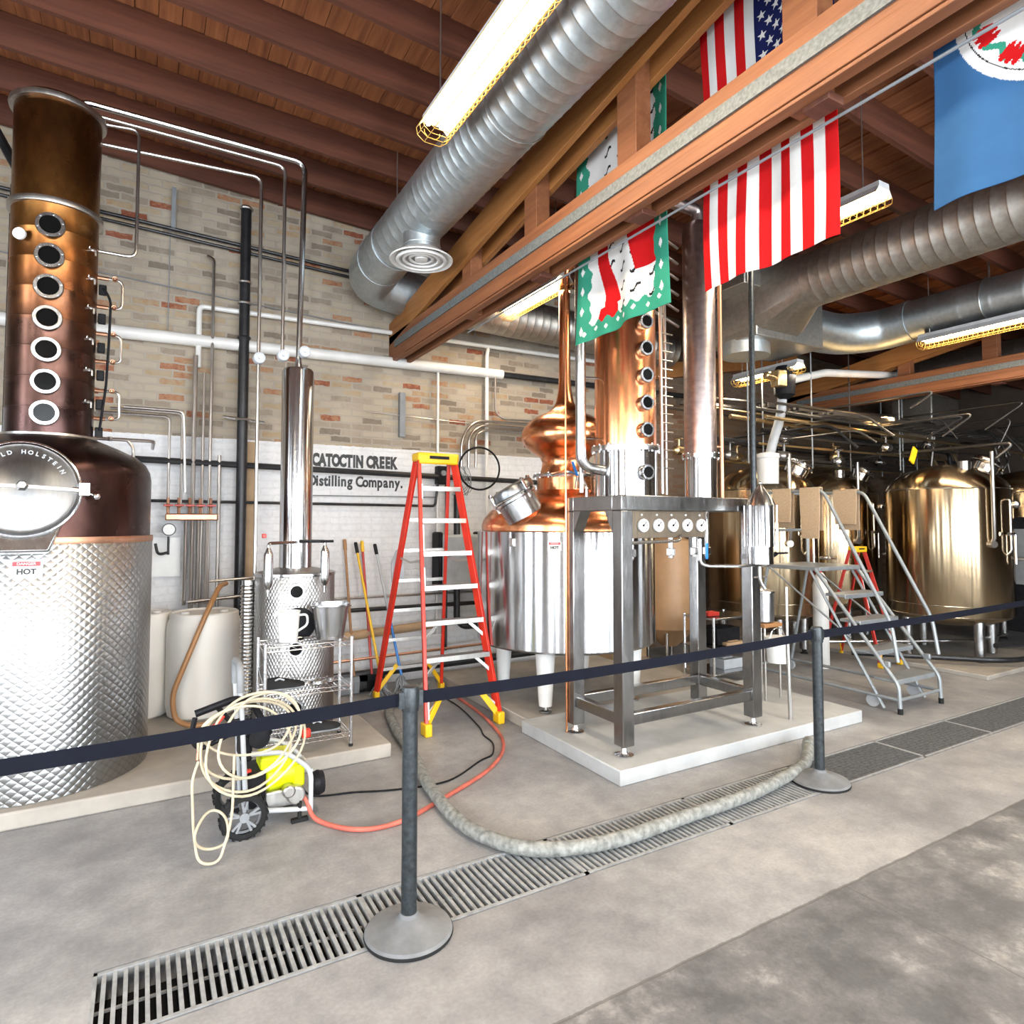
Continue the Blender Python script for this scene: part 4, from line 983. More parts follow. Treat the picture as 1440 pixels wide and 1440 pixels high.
# ------------------------------------------------------------ mops and brooms
def mop(x, top, xb, mats, label, head):
    yb = 6.02 if mats[0] in ('yellow', 'blue') else 6.2
    T = thing('mop' if head == 'mop' else 'broom', (xb, yb, 0), label, head, 'mops and brooms by the wall'); o = (xb, yb, 0)
    a = V((xb, yb, .18)); b = V((x, 6.44 if yb > 6.1 else 6.36, top))
    m = MB(o); q = a.lerp(b, .45); m.cyl(a, q, .013, seg=10); m.build('lower_handle', mats[0], T)
    m = MB(o); m.cyl(q, b, .0125, seg=10); m.build('upper_handle', mats[1], T)
    m = MB(o); m.cyl(b-(b-a).normalized()*.1, b, .018, seg=10); m.sphere(b, .018, 8); m.build('grip', mats[2], T)
    m = MB(o)
    if head == 'mop':
        for k in range(24): m.tube([a, a+V((random.uniform(-.05, .05), random.uniform(-.05, .03), -.04)), a+V((random.uniform(-.11, .11), random.uniform(-.1, .05), -.165))], .007, .03, 5)
    else:
        m.box(a-V((0, 0, .03)), (.26, .05, .05))
        for k in range(26): xx = -.12+.24*k/25; m.bar(a+V((xx, 0, -.05)), a+V((xx*1.05, 0, -.165)), .008, .035, (0, 1, 0))
    m.build('head', mats[3], T, label='head of the %s' % head)
mop(1.78, 1.5, 1.82, ('hose_tan', 'hose_tan', 'hose_tan', 'grey'), 'brown wooden-handled broom leaning at the wall, leftmost', 'broom')
mop(1.87, 1.47, 2.03, ('yellow', 'yellow', 'black', 'grey'), 'yellow-handled mop with black grip leaning on the wall', 'mop')
mop(1.96, 1.48, 2.00, ('redvalve', 'redvalve', 'yellow', 'black'), 'red-handled broom with yellow tip leaning on the wall', 'broom')
mop(2.07, 1.45, 2.24, ('blue', 'lgrey', 'black', 'grey'), 'blue-and-grey handled mop leaning behind the ladder leg', 'mop')

# ------------------------------------------------------------ wall gear behind ladder and copper still
T = thing('electrical_box', (3.0, 6.4, 1.25), 'grey rounded box with black edges on the wall behind the ladder', 'box'); o = (3.0, 6.4, 1.25)
m = MB(o); m.bb((2.78, 6.22, .98), (3.25, 6.44, 1.55)); m.build('box_body', 'lgrey', T, .03)
for xx in (2.74, 3.24): m = MB(o); m.bb((xx, 6.25, .95), (xx+.05, 6.46, 1.58)); m.build('end_cap', 'black', T, .02)
T = thing('switch_box', (2.83, 6.42, 2.18), 'small black junction box behind the ladder top', 'box'); o = (2.83, 6.42, 2.18); m = MB(o); m.bb((2.77, 6.36, 2.1), (2.89, 6.46, 2.3)); m.build('box_body', 'black', T, .01); m = MB((2.83, 6.42, 2.18)); m.cyl((2.83, 6.365, 2.22), (2.83, 6.34, 2.22), .03); m.build('dial', 'grey', T)
pipe([(2.79, W, .45), (2.79, W, 3.35)], .014, 'whitepipe', 'thin pale conduit rising behind the ladder to the fat white pipe', 'conduit')
pipe([(3.4, W, .5), (3.4, W, 3.62), (3.42, W, 3.7)], .022, 'whitepipe', 'white conduit rising on the wall left of the copper onion', 'conduit')
pipe([(3.0, 6.36, 2.1), (3.0, 6.36, .62), (3.05, 6.3, .55), (3.5, 6.3, .55)], .036, 'blackpipe', 'black drain pipe with elbow behind the ladder', 'black_pipe', bend=.09)
pipe([(2.87, 6.36, 2.1), (2.87, 6.36, .3)], .016, 'blackpipe', 'slim black conduit left of the black drain pipe', 'black_pipe')
pipe([(1.5, 6.36, .80), (4.5, 6.36, .78)], .022, 'blackpipe', 'black pipe low on the wall behind the mops', 'black_pipe')
pipe([(1.4, 6.4, .92), (4.5, 6.4, .9)], .012, 'tube', 'thin grey pipe just above the low black pipe', 'steel_pipe')
pipe([(1.7, 6.3, .55), (2.7, 6.3, .6)], .045, 'cardboard', 'tan insulated pipe near the floor behind the ladder', 'insulated_pipe', seg=16)
pipe([(1.3, 6.3, .16), (6.2, 6.3, .2)], .04, 'blackpipe', 'black pipe lying along the foot of the brick wall', 'black_pipe')
pipe([(1.3, 6.2, .33), (3.3, 6.2, .36)], .014, 'brass', 'thin rusty pipe near the foot of the wall', 'steel_pipe')
for i, dx in enumerate((0, .09, .18)):
    pipe([(3.05+dx, 6.36, 2.3), (3.05+dx, 6.36, 2.62+dx*.35), (3.2+dx, 6.36, 2.78-dx*.5+.05), (5.2, 6.36, 2.86-dx*.7)], .017, 'tube', ['outermost of the three curved steel conduits behind the onion head', 'middle one of the three curved steel conduits behind the onion head', 'innermost of the three curved steel conduits behind the onion head'][i], 'conduit', bend=.14)
pipe([(3.5, 6.4, 3.4), (3.5, 6.4, 2.95), (3.62, 6.4, 2.88), (5.2, 6.4, 2.93)], .011, 'tube', 'thin conduit bending down from the fat white pipe end', 'conduit', bend=.08)
m = MB((2.39, 6.47, 2.8)); m.bb((2.36, 6.44, 2.6), (2.42, 6.5, 3.08)); one(m, 'wall_channel', 'grey', 'short grey steel channel on the brick above the lettering', 'bracket')
m = MB((.18, 6.47, 4.6)); m.bb((.165, 6.4, 4.35), (.2, 6.48, 4.72)); one(m, 'wall_channel', 'grey', 'short grey steel channel under the joist beside the dark column', 'bracket')
pipe([(2.0, 6.46, 2.84), (5.2, 6.46, 2.76)], .006, 'alu', 'thin wire across the brick above the lettering', 'wire')
pipe([(-1.4, 6.47, 3.90), (2.3, 6.47, 3.72)], .005, 'grey', 'thin grey wire across the upper brick wall', 'wire')
pipe([(.16, 6.46, 4.35), (.16, 6.46, 3.37)], .004, 'grey', 'thin wire hanging from the joist to the white pipe', 'wire')
pipe([(1.36, 6.46, 1.95), (2.8, 6.46, 1.96)], .006, 'grey', 'thin grey cable under the painted words', 'wire')
T = thing('coiled_hose', (3.27, 6.3, 2.28), 'black ring of hose hanging beside the ladder top', 'hose'); o = (3.27, 6.3, 2.28)
m = MB(o); m.torus((3.22, 6.25, 2.28), (.15, 1, 0), .235, .011, 56, 8); m.build('ring', 'black', T)
m = MB(o)
for k in range(9): a = .15*k; m.tube([(3.0+random.uniform(-.05, .1), 6.3, 2.3), (3.08+random.uniform(-.1, .1), 6.28, 2.2-.02*k), (3.0+random.uniform(-.1, .1), 6.3, 1.98)], .004, .1, 5)
m.build('wire_bundle', 'grey', T)

# ------------------------------------------------------------ copper pot still
px, py = 3.43, 4.9; o = (px, py, .1)
T = thing('copper_still', o, 'copper pot still with onion head on a polished steel jacket', 'still')
m = MB(o); m.lathe([(.74, 0), (.80, .01), (.822, .03), (.822, 1.0), (.80, 1.01), (.7, 1.012)], (px, py, .60), seg=96); m.build('jacket', 'mirror', T)
for a in (45, 135, 225, 315):
    ca, sa = cos(radians(a-6)), sin(radians(a-6)); x, y = px+.62*ca, py+.62*sa
    m = MB(o); m.lathe([(.055, 0), (.085, .44), (.10, .5)], (x, y, .15), seg=24); lg = m.build('leg', 'white', T, label='tapered white leg')
    m = MB(o); m.lathe([(.055, 0), (.055, .012), (.02, .018), (.016, .07)], (x, y, .1), seg=20); m.build('levelling_foot', 'steel', lg)
m = MB(o); m.lathe([(.78, 0), (.785, .05), (.765, .11), (.71, .18), (.62, .25), (.51, .305), (.40, .345), (.30, .37), (.27, .38), (.262, .50)], (px, py, 1.60), seg=96); m.build('pot_dome', 'copper', T)
m = MB(o); m.lathe([(.24, -.016), (.30, -.016), (.304, 0), (.30, .016), (.24, .016)], (px, py, 2.115), seg=56); bolts(m, (px, py, 2.115), .282, 16, .05); m.build('neck_flange', 'steel', T)
hd = [(.245, 2.13), (.225, 2.18), (.215, 2.24), (.235, 2.29), (.30, 2.335), (.36, 2.38), (.405, 2.44), (.415, 2.49), (.395, 2.56), (.34, 2.625), (.26, 2.675), (.17, 2.715), (.115, 2.76), (.085, 2.82), (.065, 2.92), (.055, 3.05), (.052, 3.9)]
m = MB(o); m.lathe([(r, z) for r, z in hd], (px, py, 0), seg=72); m.build('onion_head', 'copper', T)
m = MB(o); m.tube([(px, py, 3.85), (px, py, 4.15), (px+.4, py-.9, 4.15)], .052, .15, 20); m.build('vapour_arm', 'copper', T)
# manway on the left shoulder
mc = V((px-.66, py-.22, 1.875)); mn = V((-.44, .22, .87)).normalized()
m = MB(o); m.lathe([(.175, -.16), (.175, 0), (.19, .01), (.19, .03), (.175, .035)], mc, mn, 40); m.build('manway_neck', 'steel', T)
m = MB(o); m.lathe([(.19, .045), (.20, .05), (.20, .10), (.19, .12), (.12, .135), (.001, .14)], mc, mn, 40); lid = m.build('manway_lid', 'lidsteel', T)
x_, y_ = MB(o).frame(mn)
for k in range(4):
    m = MB(o); e = x_*cos(k*pi/2+.5)+y_*sin(k*pi/2+.5); q = mc+e*.215
    m.cyl(q-mn*.03, q+mn*.12, .012, seg=8); m.sphere(q+mn*.13, .022, 8); m.box(q+mn*.02, (.05, .04, .03)); m.build('clamp_bolt', 'chrome', lid)
m = MB(o); q = V((px-.17, py-.42, 1.98)); m.cyl(q, q+V((-.02, -.05, .10)), .022, seg=12); m.sphere(q+V((-.02, -.05, .12)), .035, 10); m.tube([q+V((-.02, -.05, .12)), q+V((-.16, -.05, .13)), q+V((-.28, -.02, .10))], .018, .03, 8); m.tube([q+V((0, -.05, .1)), q+V((.03, -.1, .0)), q+V((.03, -.1, -.12))], .016, .03, 8); v = m.build('relief_valve', 'chrome', T)
m = MB(o); m.bar(q+V((-.06, -.09, .10)), q+V((-.11, -.09, .22)), .025, .012); m.build('valve_lever', 'blue', v, .003, label='blue lever')
sign(T, o, px, py, .822, radians(-131), 1.49, .11, .075)
m = MB(o); m.bb((px-.77, py-.34, 1.48), (px-.70, py-.28, 1.55)); m.build('jacket_bracket', 'steel', T, .006)

# ------------------------------------------------------------ control frame
fx0, fx1, fy0, fy1, fz = 2.86, 4.16, 3.40, 3.96, 1.87
o = (3.5, 3.68, .1); T = thing('control_stand', o, 'square-tube steel frame with gauge panel on the pale slab', 'frame')
w = .10
for x in (fx0, fx1):
    for y in (fy0, fy1):
        m = MB(o); m.bb((x-w/2, y-w/2, .17), (x+w/2, y+w/2, fz-.106)); lg = m.build('leg', 'framesteel', T, .006)
        m = MB(o); m.lathe([(.065, 0), (.065, .01), (.03, .018), (.022, .03), (.022, .075)], (x, y, .1), seg=24); m.build('levelling_foot', 'chrome', lg)
m = MB(o)
for y in (fy0, fy1): m.bb((fx0-w/2, y-w/2, fz-.105), (fx1+w/2, y+w/2, fz))
m.bb((fx0-w/2, fy0+w/2+.001, fz-.105), (fx0+w/2, fy1-w/2-.001, fz)); m.bb((fx1-w/2, fy0+w/2+.001, fz-.105), (fx1+w/2, fy1-w/2-.001, fz)); m.build('top_beam', 'framesteel', T, .006)
m = MB(o)
for y in (fy0, fy1): m.bb((fx0+w/2, y-.03, .30), (fx1-w/2, y+.03, .38))
for x in (fx0, fx1): m.bb((x-.03, fy0+w/2, .30), (x+.03, fy1-w/2, .38))
m.build('lower_rail', 'framesteel', T, .006)
m = MB(o)
for (y, s) in ((fy0, 1), (fy1, -1)):
    m = MB(o)
    ring = [V((fx0-.048, y+s*.05, fz-.105)), V((fx0-.048, y+s*.14, fz-.105)), V((fx0-.048, y+s*.05, fz-.26))]
    m.loft([ring, [p+V((.096, 0, 0)) for p in ring]]); m.build('gusset', 'framesteel', T)
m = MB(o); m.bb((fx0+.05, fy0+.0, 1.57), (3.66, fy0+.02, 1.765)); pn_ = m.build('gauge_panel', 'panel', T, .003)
for k in range(5):
    x = 3.04+k*.142
    m = MB(o); m.lathe([(.046, 0), (.048, .012), (.046, .02), (.040, .02)], (x, fy0-.0, 1.66), (0, -1, 0), 28, False); m.cyl((x, fy0, 1.66), (x, fy0-.012, 1.66), .042, seg=28)
    g = m.build('dial_gauge', 'dial', pn_)
    m = MB(o); m.cyl((x, fy0-.012, 1.66), (x, fy0-.016, 1.66), .009, seg=10)
    for q in range(7):
        a = radians(-40+q*44); m.bar((x+.028*cos(a), fy0-.0135, 1.66+.028*sin(a)), (x+.037*cos(a), fy0-.0135, 1.66+.037*sin(a)), .004, .003, (0, 1, 0))
    m.bar((x, fy0-.015, 1.66), (x+.022, fy0-.015, 1.68), .004, .003, (0, 1, 0)); m.build('needle', 'black', g)
    m = MB(o); m.cyl((x-.01, fy0, 1.735), (x-.01, fy0-.008, 1.735), .007, seg=8); m.build('indicator_stud', 'dial', pn_)
m = MB(o); m.tube([(2.9, 3.36, 1.54), (3.36, 3.36, 1.55), (3.42, 3.42, 1.6)], .012, .04, 8); m.tube([(3.56, 3.36, 1.56), (3.56, 3.36, 1.38), (3.62, 3.34, 1.36), (3.86, 3.26, 1.355), (4.06, 3.26, 1.36)], .013, .05, 8); m.build('product_pipe', 'steel', T)
m = MB(o); m.box((3.62, 3.35, 1.47), (.022, .012, .12)); m.build('valve_lever', 'blue', T, .004, label='blue lever')
for x in (3.2, 3.6, 3.86, 4.0): m = MB(o); m.cyl((x, 3.7, 1.4), (x, 3.7, 1.77), .02, seg=10); m.box((x, 3.7, 1.45), (.05, .05, .06)); m.build('drain_valve', 'chrome', T, .005)
T2 = thing('copper_column', (3.09, 3.68, fz), 'bright copper column with portholes on its steel base, on the frame', 'column'); cx, cy = 3.13, 3.68; o = (3.09, 3.68, fz)
m = MB(o); m.lathe([(.232, 0), (.232, .34)], (cx, cy, fz), seg=56); m.build('column_base', 'mirror', T2)
m = MB(o); m.lathe([(.19, -.02), (.258, -.02), (.26, 0), (.258, .02), (.19, .02)], (cx, cy, 2.225), seg=56); bolts(m, (cx, cy, 2.225), .246, 18, .06, .007); m.build('flange', 'steel', T2)
m = MB(o); m.lathe([(.227, 0), (.227, 1.75), (.2, 1.79), (.08, 1.84)], (cx, cy, 2.24), seg=56); m.build('column_shell', 'copper', T2)
pn2 = V((-.10, -1, 0)).normalized()
for z in (3.13, 2.935, 2.74, 2.54, 2.345, 2.04): porthole(T2, o, V((cx, cy, z))+pn2*.222, pn2, .056, 'mirror', depth=.06)
m = MB(o); m.tube([(2.70, 3.66, 4.1), (2.70, 3.66, 2.08), (2.9, 3.66, 2.06)], .038, .12, 16); m.build('bypass_pipe', 'steel', T2)
m = MB(o); m.tube([(2.77, 3.75, 4.0), (2.77, 3.75, 1.9)], .016, seg=10)
for z in (2.3, 2.75, 3.2): m.cyl((2.77, 3.75, z), (2.95, 3.7, z), .008, seg=6)
m.build('side_pipe', 'steel', T2)
m = MB(o)
for k in range(16): z = 2.1+k*.07; m.cyl((3.40, 3.62, z), (3.56, 3.62, z), .006, seg=6)
m.cyl((3.42, 3.6, 1.9), (3.42, 3.6, 3.9), .014, seg=8); m.cyl((3.56, 3.7, 1.9), (3.56, 3.7, 3.9), .012, seg=8); m.build('reflux_ladder', 'tube', T2)
T3 = thing('steel_column', (3.88, 3.66, fz), 'plain heat-tinted steel column beside the copper one on the frame', 'column'); qx, qy = 3.90, 3.66; o = (3.88, 3.66, fz)
m = MB(o); m.lathe([(.128, 0), (.128, .33)], (qx, qy, fz), seg=48); m.build('column_base', 'mirror', T3)
m = MB(o); m.lathe([(.12, -.018), (.15, -.018), (.15, .018), (.12, .018)], (qx, qy, 2.215), seg=48); bolts(m, (qx, qy, 2.215), .142, 12, .05, .006); m.build('flange', 'steel', T3)
m = MB(o); m.lathe([(.127, 0), (.127, 1.85), (.1, 1.9), (.04, 1.92)], (qx, qy, 2.23), seg=48); m.build('column_shell', 'dullsteel', T3)
m = MB(o); m.cyl((4.10, 3.62, 1.88), (4.10, 3.62, 4.1), .018, seg=10); m.cyl((4.10, 3.62, 2.3), (3.95, 3.66, 2.3), .01); m.build('side_pipe', 'brass', T3)
pipe([(3.09, 3.66, 4.06), (3.09, 3.66, 4.25), (3.5, 3.66, 4.25), (3.9, 3.66, 4.25), (3.9, 3.66, 4.13)], .05, 'dullsteel', 'dark overhead pipe linking the copper and steel column tops', 'vapour_pipe', bend=.1, seg=16)
for i in range(6):
    z = 3.3+.13*i; pipe([(3.3, 3.56+.03*i, z), (3.46, 3.7, z+.04), (3.75, 3.74, z-.02)], .012, 'tube', 'small crossing pipe between the two columns, rung %s from below' % ORD[i], 'steel_pipe', bend=.05)
pipe([(2.80, 3.99, .1), (2.80, 3.99, 3.9)], .008, 'copper', 'thin vertical copper pipe at the left end of the control frame', 'copper_pipe')
pipe([(3.86, 4.45, .1), (3.86, 4.45, 1.6)], .014, 'copper', 'thin vertical copper pipe behind the frame, left of its back leg', 'copper_pipe')
pipe([(4.36, 3.52, 1.78), (4.37, 3.52, 4.9)], .024, 'post', 'black pole rising from the right end of the control frame', 'black_pole', seg=16)
# spirit safe
T = thing('spirit_safe', (4.06, 3.22, 1.2), 'polished steel spirit safe with pointed cap on the frame front', 'spirit safe'); o = (4.06, 3.22, 1.2)
m = MB(o); m.lathe([(.10, 0), (.10, .30), (.105, .31)], (4.06, 3.22, 1.50), seg=40); m.build('glass_cylinder', 'mirror', T)
m = MB(o); m.lathe([(.11, 0), (.085, .06), (.04, .12), (.012, .16)], (4.06, 3.22, 1.81), seg=32); m.sphere((4.06, 3.22, 1.98), .016, 10); m.build('cap', 'steel', T)
m = MB(o); m.lathe([(.06, 0), (.095, .02), (.095, .15)], (4.05, 3.22, 1.35), seg=36); m.build('collector', 'mirror', T)
for k in range(6):
    a = k*pi/3; m = MB(o); m.cyl((4.06+.115*cos(a), 3.22+.115*sin(a), 1.5), (4.06+.115*cos(a), 3.22+.115*sin(a), 1.81), .007, seg=8); m.build('tie_rod', 'chrome', T)
m = MB(o); m.tube([(4.04, 3.22, 1.36), (4.04, 3.22, 1.24), (4.07, 3.2, 1.18)], .013, .03, 10); m.cyl((3.98, 3.22, 1.27), (4.12, 3.22, 1.27), .007, seg=8); m.build('outlet_tap', 'steel', T)
m = MB(o); m.tube([(4.14, 3.24, 1.46), (4.24, 3.24, 1.43), (4.26, 3.24, 1.44)], .018, seg=8); m.bb((4.24, 3.22, 1.435), (4.38, 3.25, 1.45)); m.build('side_valve', 'black', T)
m = MB(o); m.bb((4.0, 3.24, 1.40), (4.12, 3.36, 1.44)); m.build('mounting_arm', 'framesteel', T)
# stand, pails and clutter behind the frame
m = MB((4.53, 3.34, .1)); m.cyl((4.53, 3.34, .1), (4.51, 3.34, .75), .015, seg=10); m.cyl((4.51, 3.34, .7), (4.51, 3.34, 1.16), .011, seg=10); one(m, 'support_rod', 'alu', 'thin upright steel rod standing at the right end of the pale slab', 'rod')
T = thing('steel_pail', (4.75, 3.9, .70), 'small steel pail on a low stand right of the control frame', 'pail'); o = (4.75, 3.9, .7)
m = MB(o); m.lathe([(.085, 0), (.10, .005), (.105, .26), (.115, .265), (.112, .28), (.06, .29), (.02, .31)], (4.92, 3.9, .78), seg=36); m.build('body', 'steel', T)
m = MB(o); m.bb((4.80, 3.78, .74), (5.04, 4.02, .775)); m.build('stand_top', 'hose_tan', T, .005)
for s, t in ((-1, -1), (1, 1), (-1, 1), (1, -1)):
    m = MB(o); m.cyl((4.92+s*.1, 3.9+t*.1, .1), (4.92+s*.1, 3.9+t*.1, .74), .01, seg=8); m.build('stand_leg', 'tube', T)
T = thing('plastic_pail', (4.86, 3.74, .4), 'translucent white plastic pail hanging below the steel pail', 'pail'); o = (4.86, 3.70, .45)
T.location = o
m = MB(o); m.lathe([(.075, 0), (.085, .005), (.10, .2), (.106, .205), (.106, .225)], (4.86, 3.70, .45), seg=36); m.build('body', 'white', T)
m = MB(o); m.tube([(4.76, 3.7, .67), (4.80, 3.7, .75), (4.92, 3.7, .75), (4.96, 3.7, .67)], .004, .05, 6); m.build('handle', 'chrome', T)
# wheeled cart behind the frame
o = (5.3, 4.75, 0); T = thing('service_cart', o, 'steel service cart with cluttered shelves behind the control frame', 'cart')
for x in (5.0, 5.6):
    for y in (4.55, 4.95):
        m = MB(o); m.cyl((x, y, .05), (x, y, .72), .014, seg=10); m.build('leg', 'chrome', T); m = MB(o); m.lathe([(.04, -.012), (.04, .012)], (x, y, .04), (1, 0, 0), 16); m.build('caster', 'rubber', T)
for z in (.70, .40, .14):
    m = MB(o); m.bb((4.99, 4.54, z-.01), (5.61, 4.96, z+.01)); m.build('shelf', 'steel', T, .004)
for c, d, mt, lb in (((5.12, 4.7, .735), (.16, .1, .04), 'redvalve', 'red tool case on top of the steel cart'), ((5.3, 4.75, .50), (.34, .26, .17), 'black', 'dark box on the middle shelf of the steel cart'), ((5.35, 4.62, .43), (.30, .12, .03), 'cardboard', 'folded tan cloth on the front of the cart shelf'), ((5.4, 4.75, .20), (.28, .2, .1), 'lgrey', 'grey box on the bottom shelf of the steel cart')):
    m = MB(c); m.box(c, d); m.box((c[0], c[1], c[2]+d[2]/2+.004), (d[0]*.5, d[1]*.3, .01)); one(m, 'storage_box', mt, lb, 'box', None, .008)
# tan drum and crates seen between the legs
T = thing('tan_tank', (5.55, 5.75, .1), 'upright tan plastic tank behind the back leg of the control frame', 'tank'); o = (5.55, 5.75, .1)
m = MB(o); m.lathe([(.10, .2), (.22, .32), (.30, .42), (.30, 1.35), (.26, 1.47), (.12, 1.52)], (5.55, 5.75, 0), seg=48); m.build('body', 'tan', T)
for a in range(4):
    m = MB(o); m.cyl((5.55+.25*cos(a*pi/2+.7), 5.75+.25*sin(a*pi/2+.7), 0), (5.55+.25*cos(a*pi/2+.7), 5.75+.25*sin(a*pi/2+.7), .45), .02); m.build('leg', 'tube', T)
for k, (h, mt) in enumerate(((.42, 'tan'), (.12, 'cardboard'), (.1, 'tan'), (.05, 'black'), (.1, 'cardboard'), (.16, 'tan'), (.3, 'hose_tan'))):
    pass
z = .02
for k, (h, mt, lb) in enumerate(((.34, 'cardboard', 'lowest'), (.26, 'tan', 'second from below'), (.10, 'cardboard', 'third from below'), (.12, 'tan', 'fourth from below'), (.12, 'cardboard', 'fifth from below'), (.24, 'tan', 'topmost'))):
    m = MB((5.0, 6.0, z)); m.box((4.99, 6.0, z+h/2), (.5, .4, h-.02)); m.box((4.99, 6.0, z+h-.03), (.53, .43, .02)); one(m, 'storage_crate', mt, 'brown crate seen between the frame legs, %s of its stack' % lb, 'crate', 'brown crates', .01); z += h

# ------------------------------------------------------------ fermentation tanks
def tank(x, y, label, R=.67, legs=True, manx=1):
    o = (x, y, 0); T = thing('fermentation_tank', o, label, 'tank', 'steel fermentation tanks')
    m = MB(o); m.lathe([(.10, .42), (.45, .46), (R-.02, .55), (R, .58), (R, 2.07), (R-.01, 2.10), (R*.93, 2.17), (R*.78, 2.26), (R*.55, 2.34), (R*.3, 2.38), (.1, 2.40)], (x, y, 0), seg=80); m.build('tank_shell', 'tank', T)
    for z in (.575, 2.085, .70): m = MB(o); m.lathe([(R-.002, -.006), (R+.004, 0), (R-.002, .006)], (x, y, z), seg=80, cap=False); m.build('weld_seam', 'steel', T)
    for a in (45, 135, 225, 315):
        ca, sa = cos(radians(a+14)), sin(radians(a+14)); m = MB(o); m.cyl((x+.52*ca, y+.52*sa, .06), (x+.52*ca, y+.52*sa, .56), .055, seg=20); l = m.build('leg', 'steel', T)
        m = MB(o); m.lathe([(.05, 0), (.045, .012), (.025, .02), (.025, .07)], (x+.52*ca, y+.52*sa, 0), seg=16); m.build('foot', 'rubber', l)
    mc = V((x+.28*manx, y-.28, 2.30)); mn = V((.35*manx, -.35, .87)).normalized()
    m = MB(o); m.lathe([(.15, -.08), (.15, .10), (.17, .11), (.17, .15), (.16, .17), (.001, .19)], mc, mn, 36); mw = m.build('manway', 'mirror', T)
    m = MB(o); m.torus(mc+mn*.12, mn, .175, .012, 32, 6); m.bar(mc+mn*.2-V((.18, 0, 0)), mc+mn*.2+V((.18, 0, 0)), .02, .02); m.build('clamp_ring', 'chrome', mw)
    m = MB(o); m.tube([(x-.18, y-.30, 2.25), (x-.18, y-.30, 2.42)], .07, seg=16); m.build('vent_port', 'steel', T)
    m = MB(o); n = V((-.42, -.9, 0)).normalized(); q = V((x, y, 0))+n*(R+.04)
    m.tube([q+V((0, 0, 2.5)), q+V((0, 0, 1.5)), q+V((0, 0, 1.42))-n*.05], .022, seg=10); m.lathe([(.04, 0), (.04, .05)], q+V((0, 0, 1.43)), -n, 16); m.build('spray_pipe', 'tube', T)
    m = MB(o); n2 = V((-.1, -1, 0)).normalized(); q = V((x, y, 0))+n2*(R+.05)
    m.tube([q-n2*.05+V((0, 0, 1.95)), q+V((0, 0, 1.95)), q+V((0, 0, 1.35)), q-n2*.05+V((0, 0, 1.3))], .011, .03, 8); m.cyl(q+V((-.05, 0, 1.55)), q+V((.07, 0, 1.55)), .02); m.cyl(q+V((.1, 0, 1.2)), q+V((.1, 0, 1.55)), .014); m.build('sample_line', 'chrome', T)
    m = MB(o); n3 = V((.35, -.93, 0)).normalized(); q = V((x, y, 0))+n3*(R+.02); m.sphere(q+V((0, 0, 1.9)), .05, 16); m.build('side_port', 'chrome', T); m = MB(o); m.tube([q+V((0, 0, 1.25)), q+n3*.1+V((0, 0, 1.25)), q+n3*.12+V((.12, 0, 1.25))], .02, .03, 8); m.build('side_valve', 'chrome', T)
    return T
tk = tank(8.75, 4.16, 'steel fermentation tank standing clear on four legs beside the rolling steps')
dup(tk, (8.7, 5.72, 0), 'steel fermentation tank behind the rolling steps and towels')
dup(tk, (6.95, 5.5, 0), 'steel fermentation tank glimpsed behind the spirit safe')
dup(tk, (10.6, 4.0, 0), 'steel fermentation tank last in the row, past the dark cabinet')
pipe([(7.4, 4.6, .12), (8.5, 3.4, .12), (9.6, 3.3, .14), (10.2, 3.3, .3)], .03, 'blackpipe', 'black hose looping under the clear-standing tank', 'black_hose', bend=.3)
pipe([(8.0, 3.35, .35), (8.8, 3.25, .32), (9.5, 3.3, .5), (9.6, 3.3, .9)], .03, 'blackpipe', 'dark hose hanging in front of the clear-standing tank legs', 'black_hose', bend=.3)
pipe([(7.2, 4.9, .22), (8.7, 3.9, .25), (9.6, 3.9, .25)], .018, 'steel', 'low steel transfer pipe under the fermentation tanks', 'steel_pipe', bend=.2)
T = thing('control_cabinet', (9.75, 3.7, .9), 'dark control cabinet standing beside the clear-standing tank', 'cabinet'); o = (9.75, 3.7, .9)
m = MB(o); m.bb((9.62, 3.45, .3), (9.95, 3.9, 1.75)); m.build('body', 'black', T, .01); m = MB(o); m.bb((9.60, 3.47, .9), (9.625, 3.88, 1.6)); m.build('door', 'grey', T, .004)
for i, z in enumerate((.5, .8, 1.1, 1.4, 1.7)):
    pipe([(9.45, 3.35, z), (10.3, 3.2, z)], .03, 'darkpipe', '%s dark pipe from the floor beside the control cabinet' % ORD[i], 'dark_pipe')
pipe([(9.5, 3.4, 0), (9.5, 3.4, 3.4)], .035, 'blackpipe', 'black upright pipe at the right of the last tank', 'black_pipe')

# ------------------------------------------------------------ overhead pipe tangle above the tanks
rnd = random.Random(11)
def many(pts, r, mat, label, g): pipe(pts, r, mat, label, 'overhead_pipe', bend=.12, group=g, seg=8)
for i in range(18):
    z = 2.46+.047*i; y = 5.2+rnd.uniform(-.6, 1.1); a = 5.6+rnd.uniform(0, 1.5); b = 10+rnd.uniform(0, 3)
    many([(a, y, z), (b, y+rnd.uniform(-.3, .3), z+rnd.uniform(-.05, .05)), (b, y, z-.6)], rnd.choice((.015, .02, .03, .045)), rnd.choice(('goldpipe', 'darkpipe', 'blackpipe', 'darkpipe')), '%s pipe from below in the crowded run along the wall behind the tanks' % ORD[i], 'wall pipes behind the tanks')
for i in range(16):
    x = 6.8+.36*i; z = 2.75+rnd.uniform(-.1, .5)
    many([(x, 6.2, z), (x, 4.1+rnd.uniform(-.5, .5), z), (x, 4.1, z-rnd.uniform(.15, .4))], rnd.choice((.01, .014, .022)), rnd.choice(('darkpipe', 'darkpipe', 'blackpipe')), '%s small pipe from the left reaching out from the wall above the tanks' % ORD[i], 'pipes reaching out above the tanks')
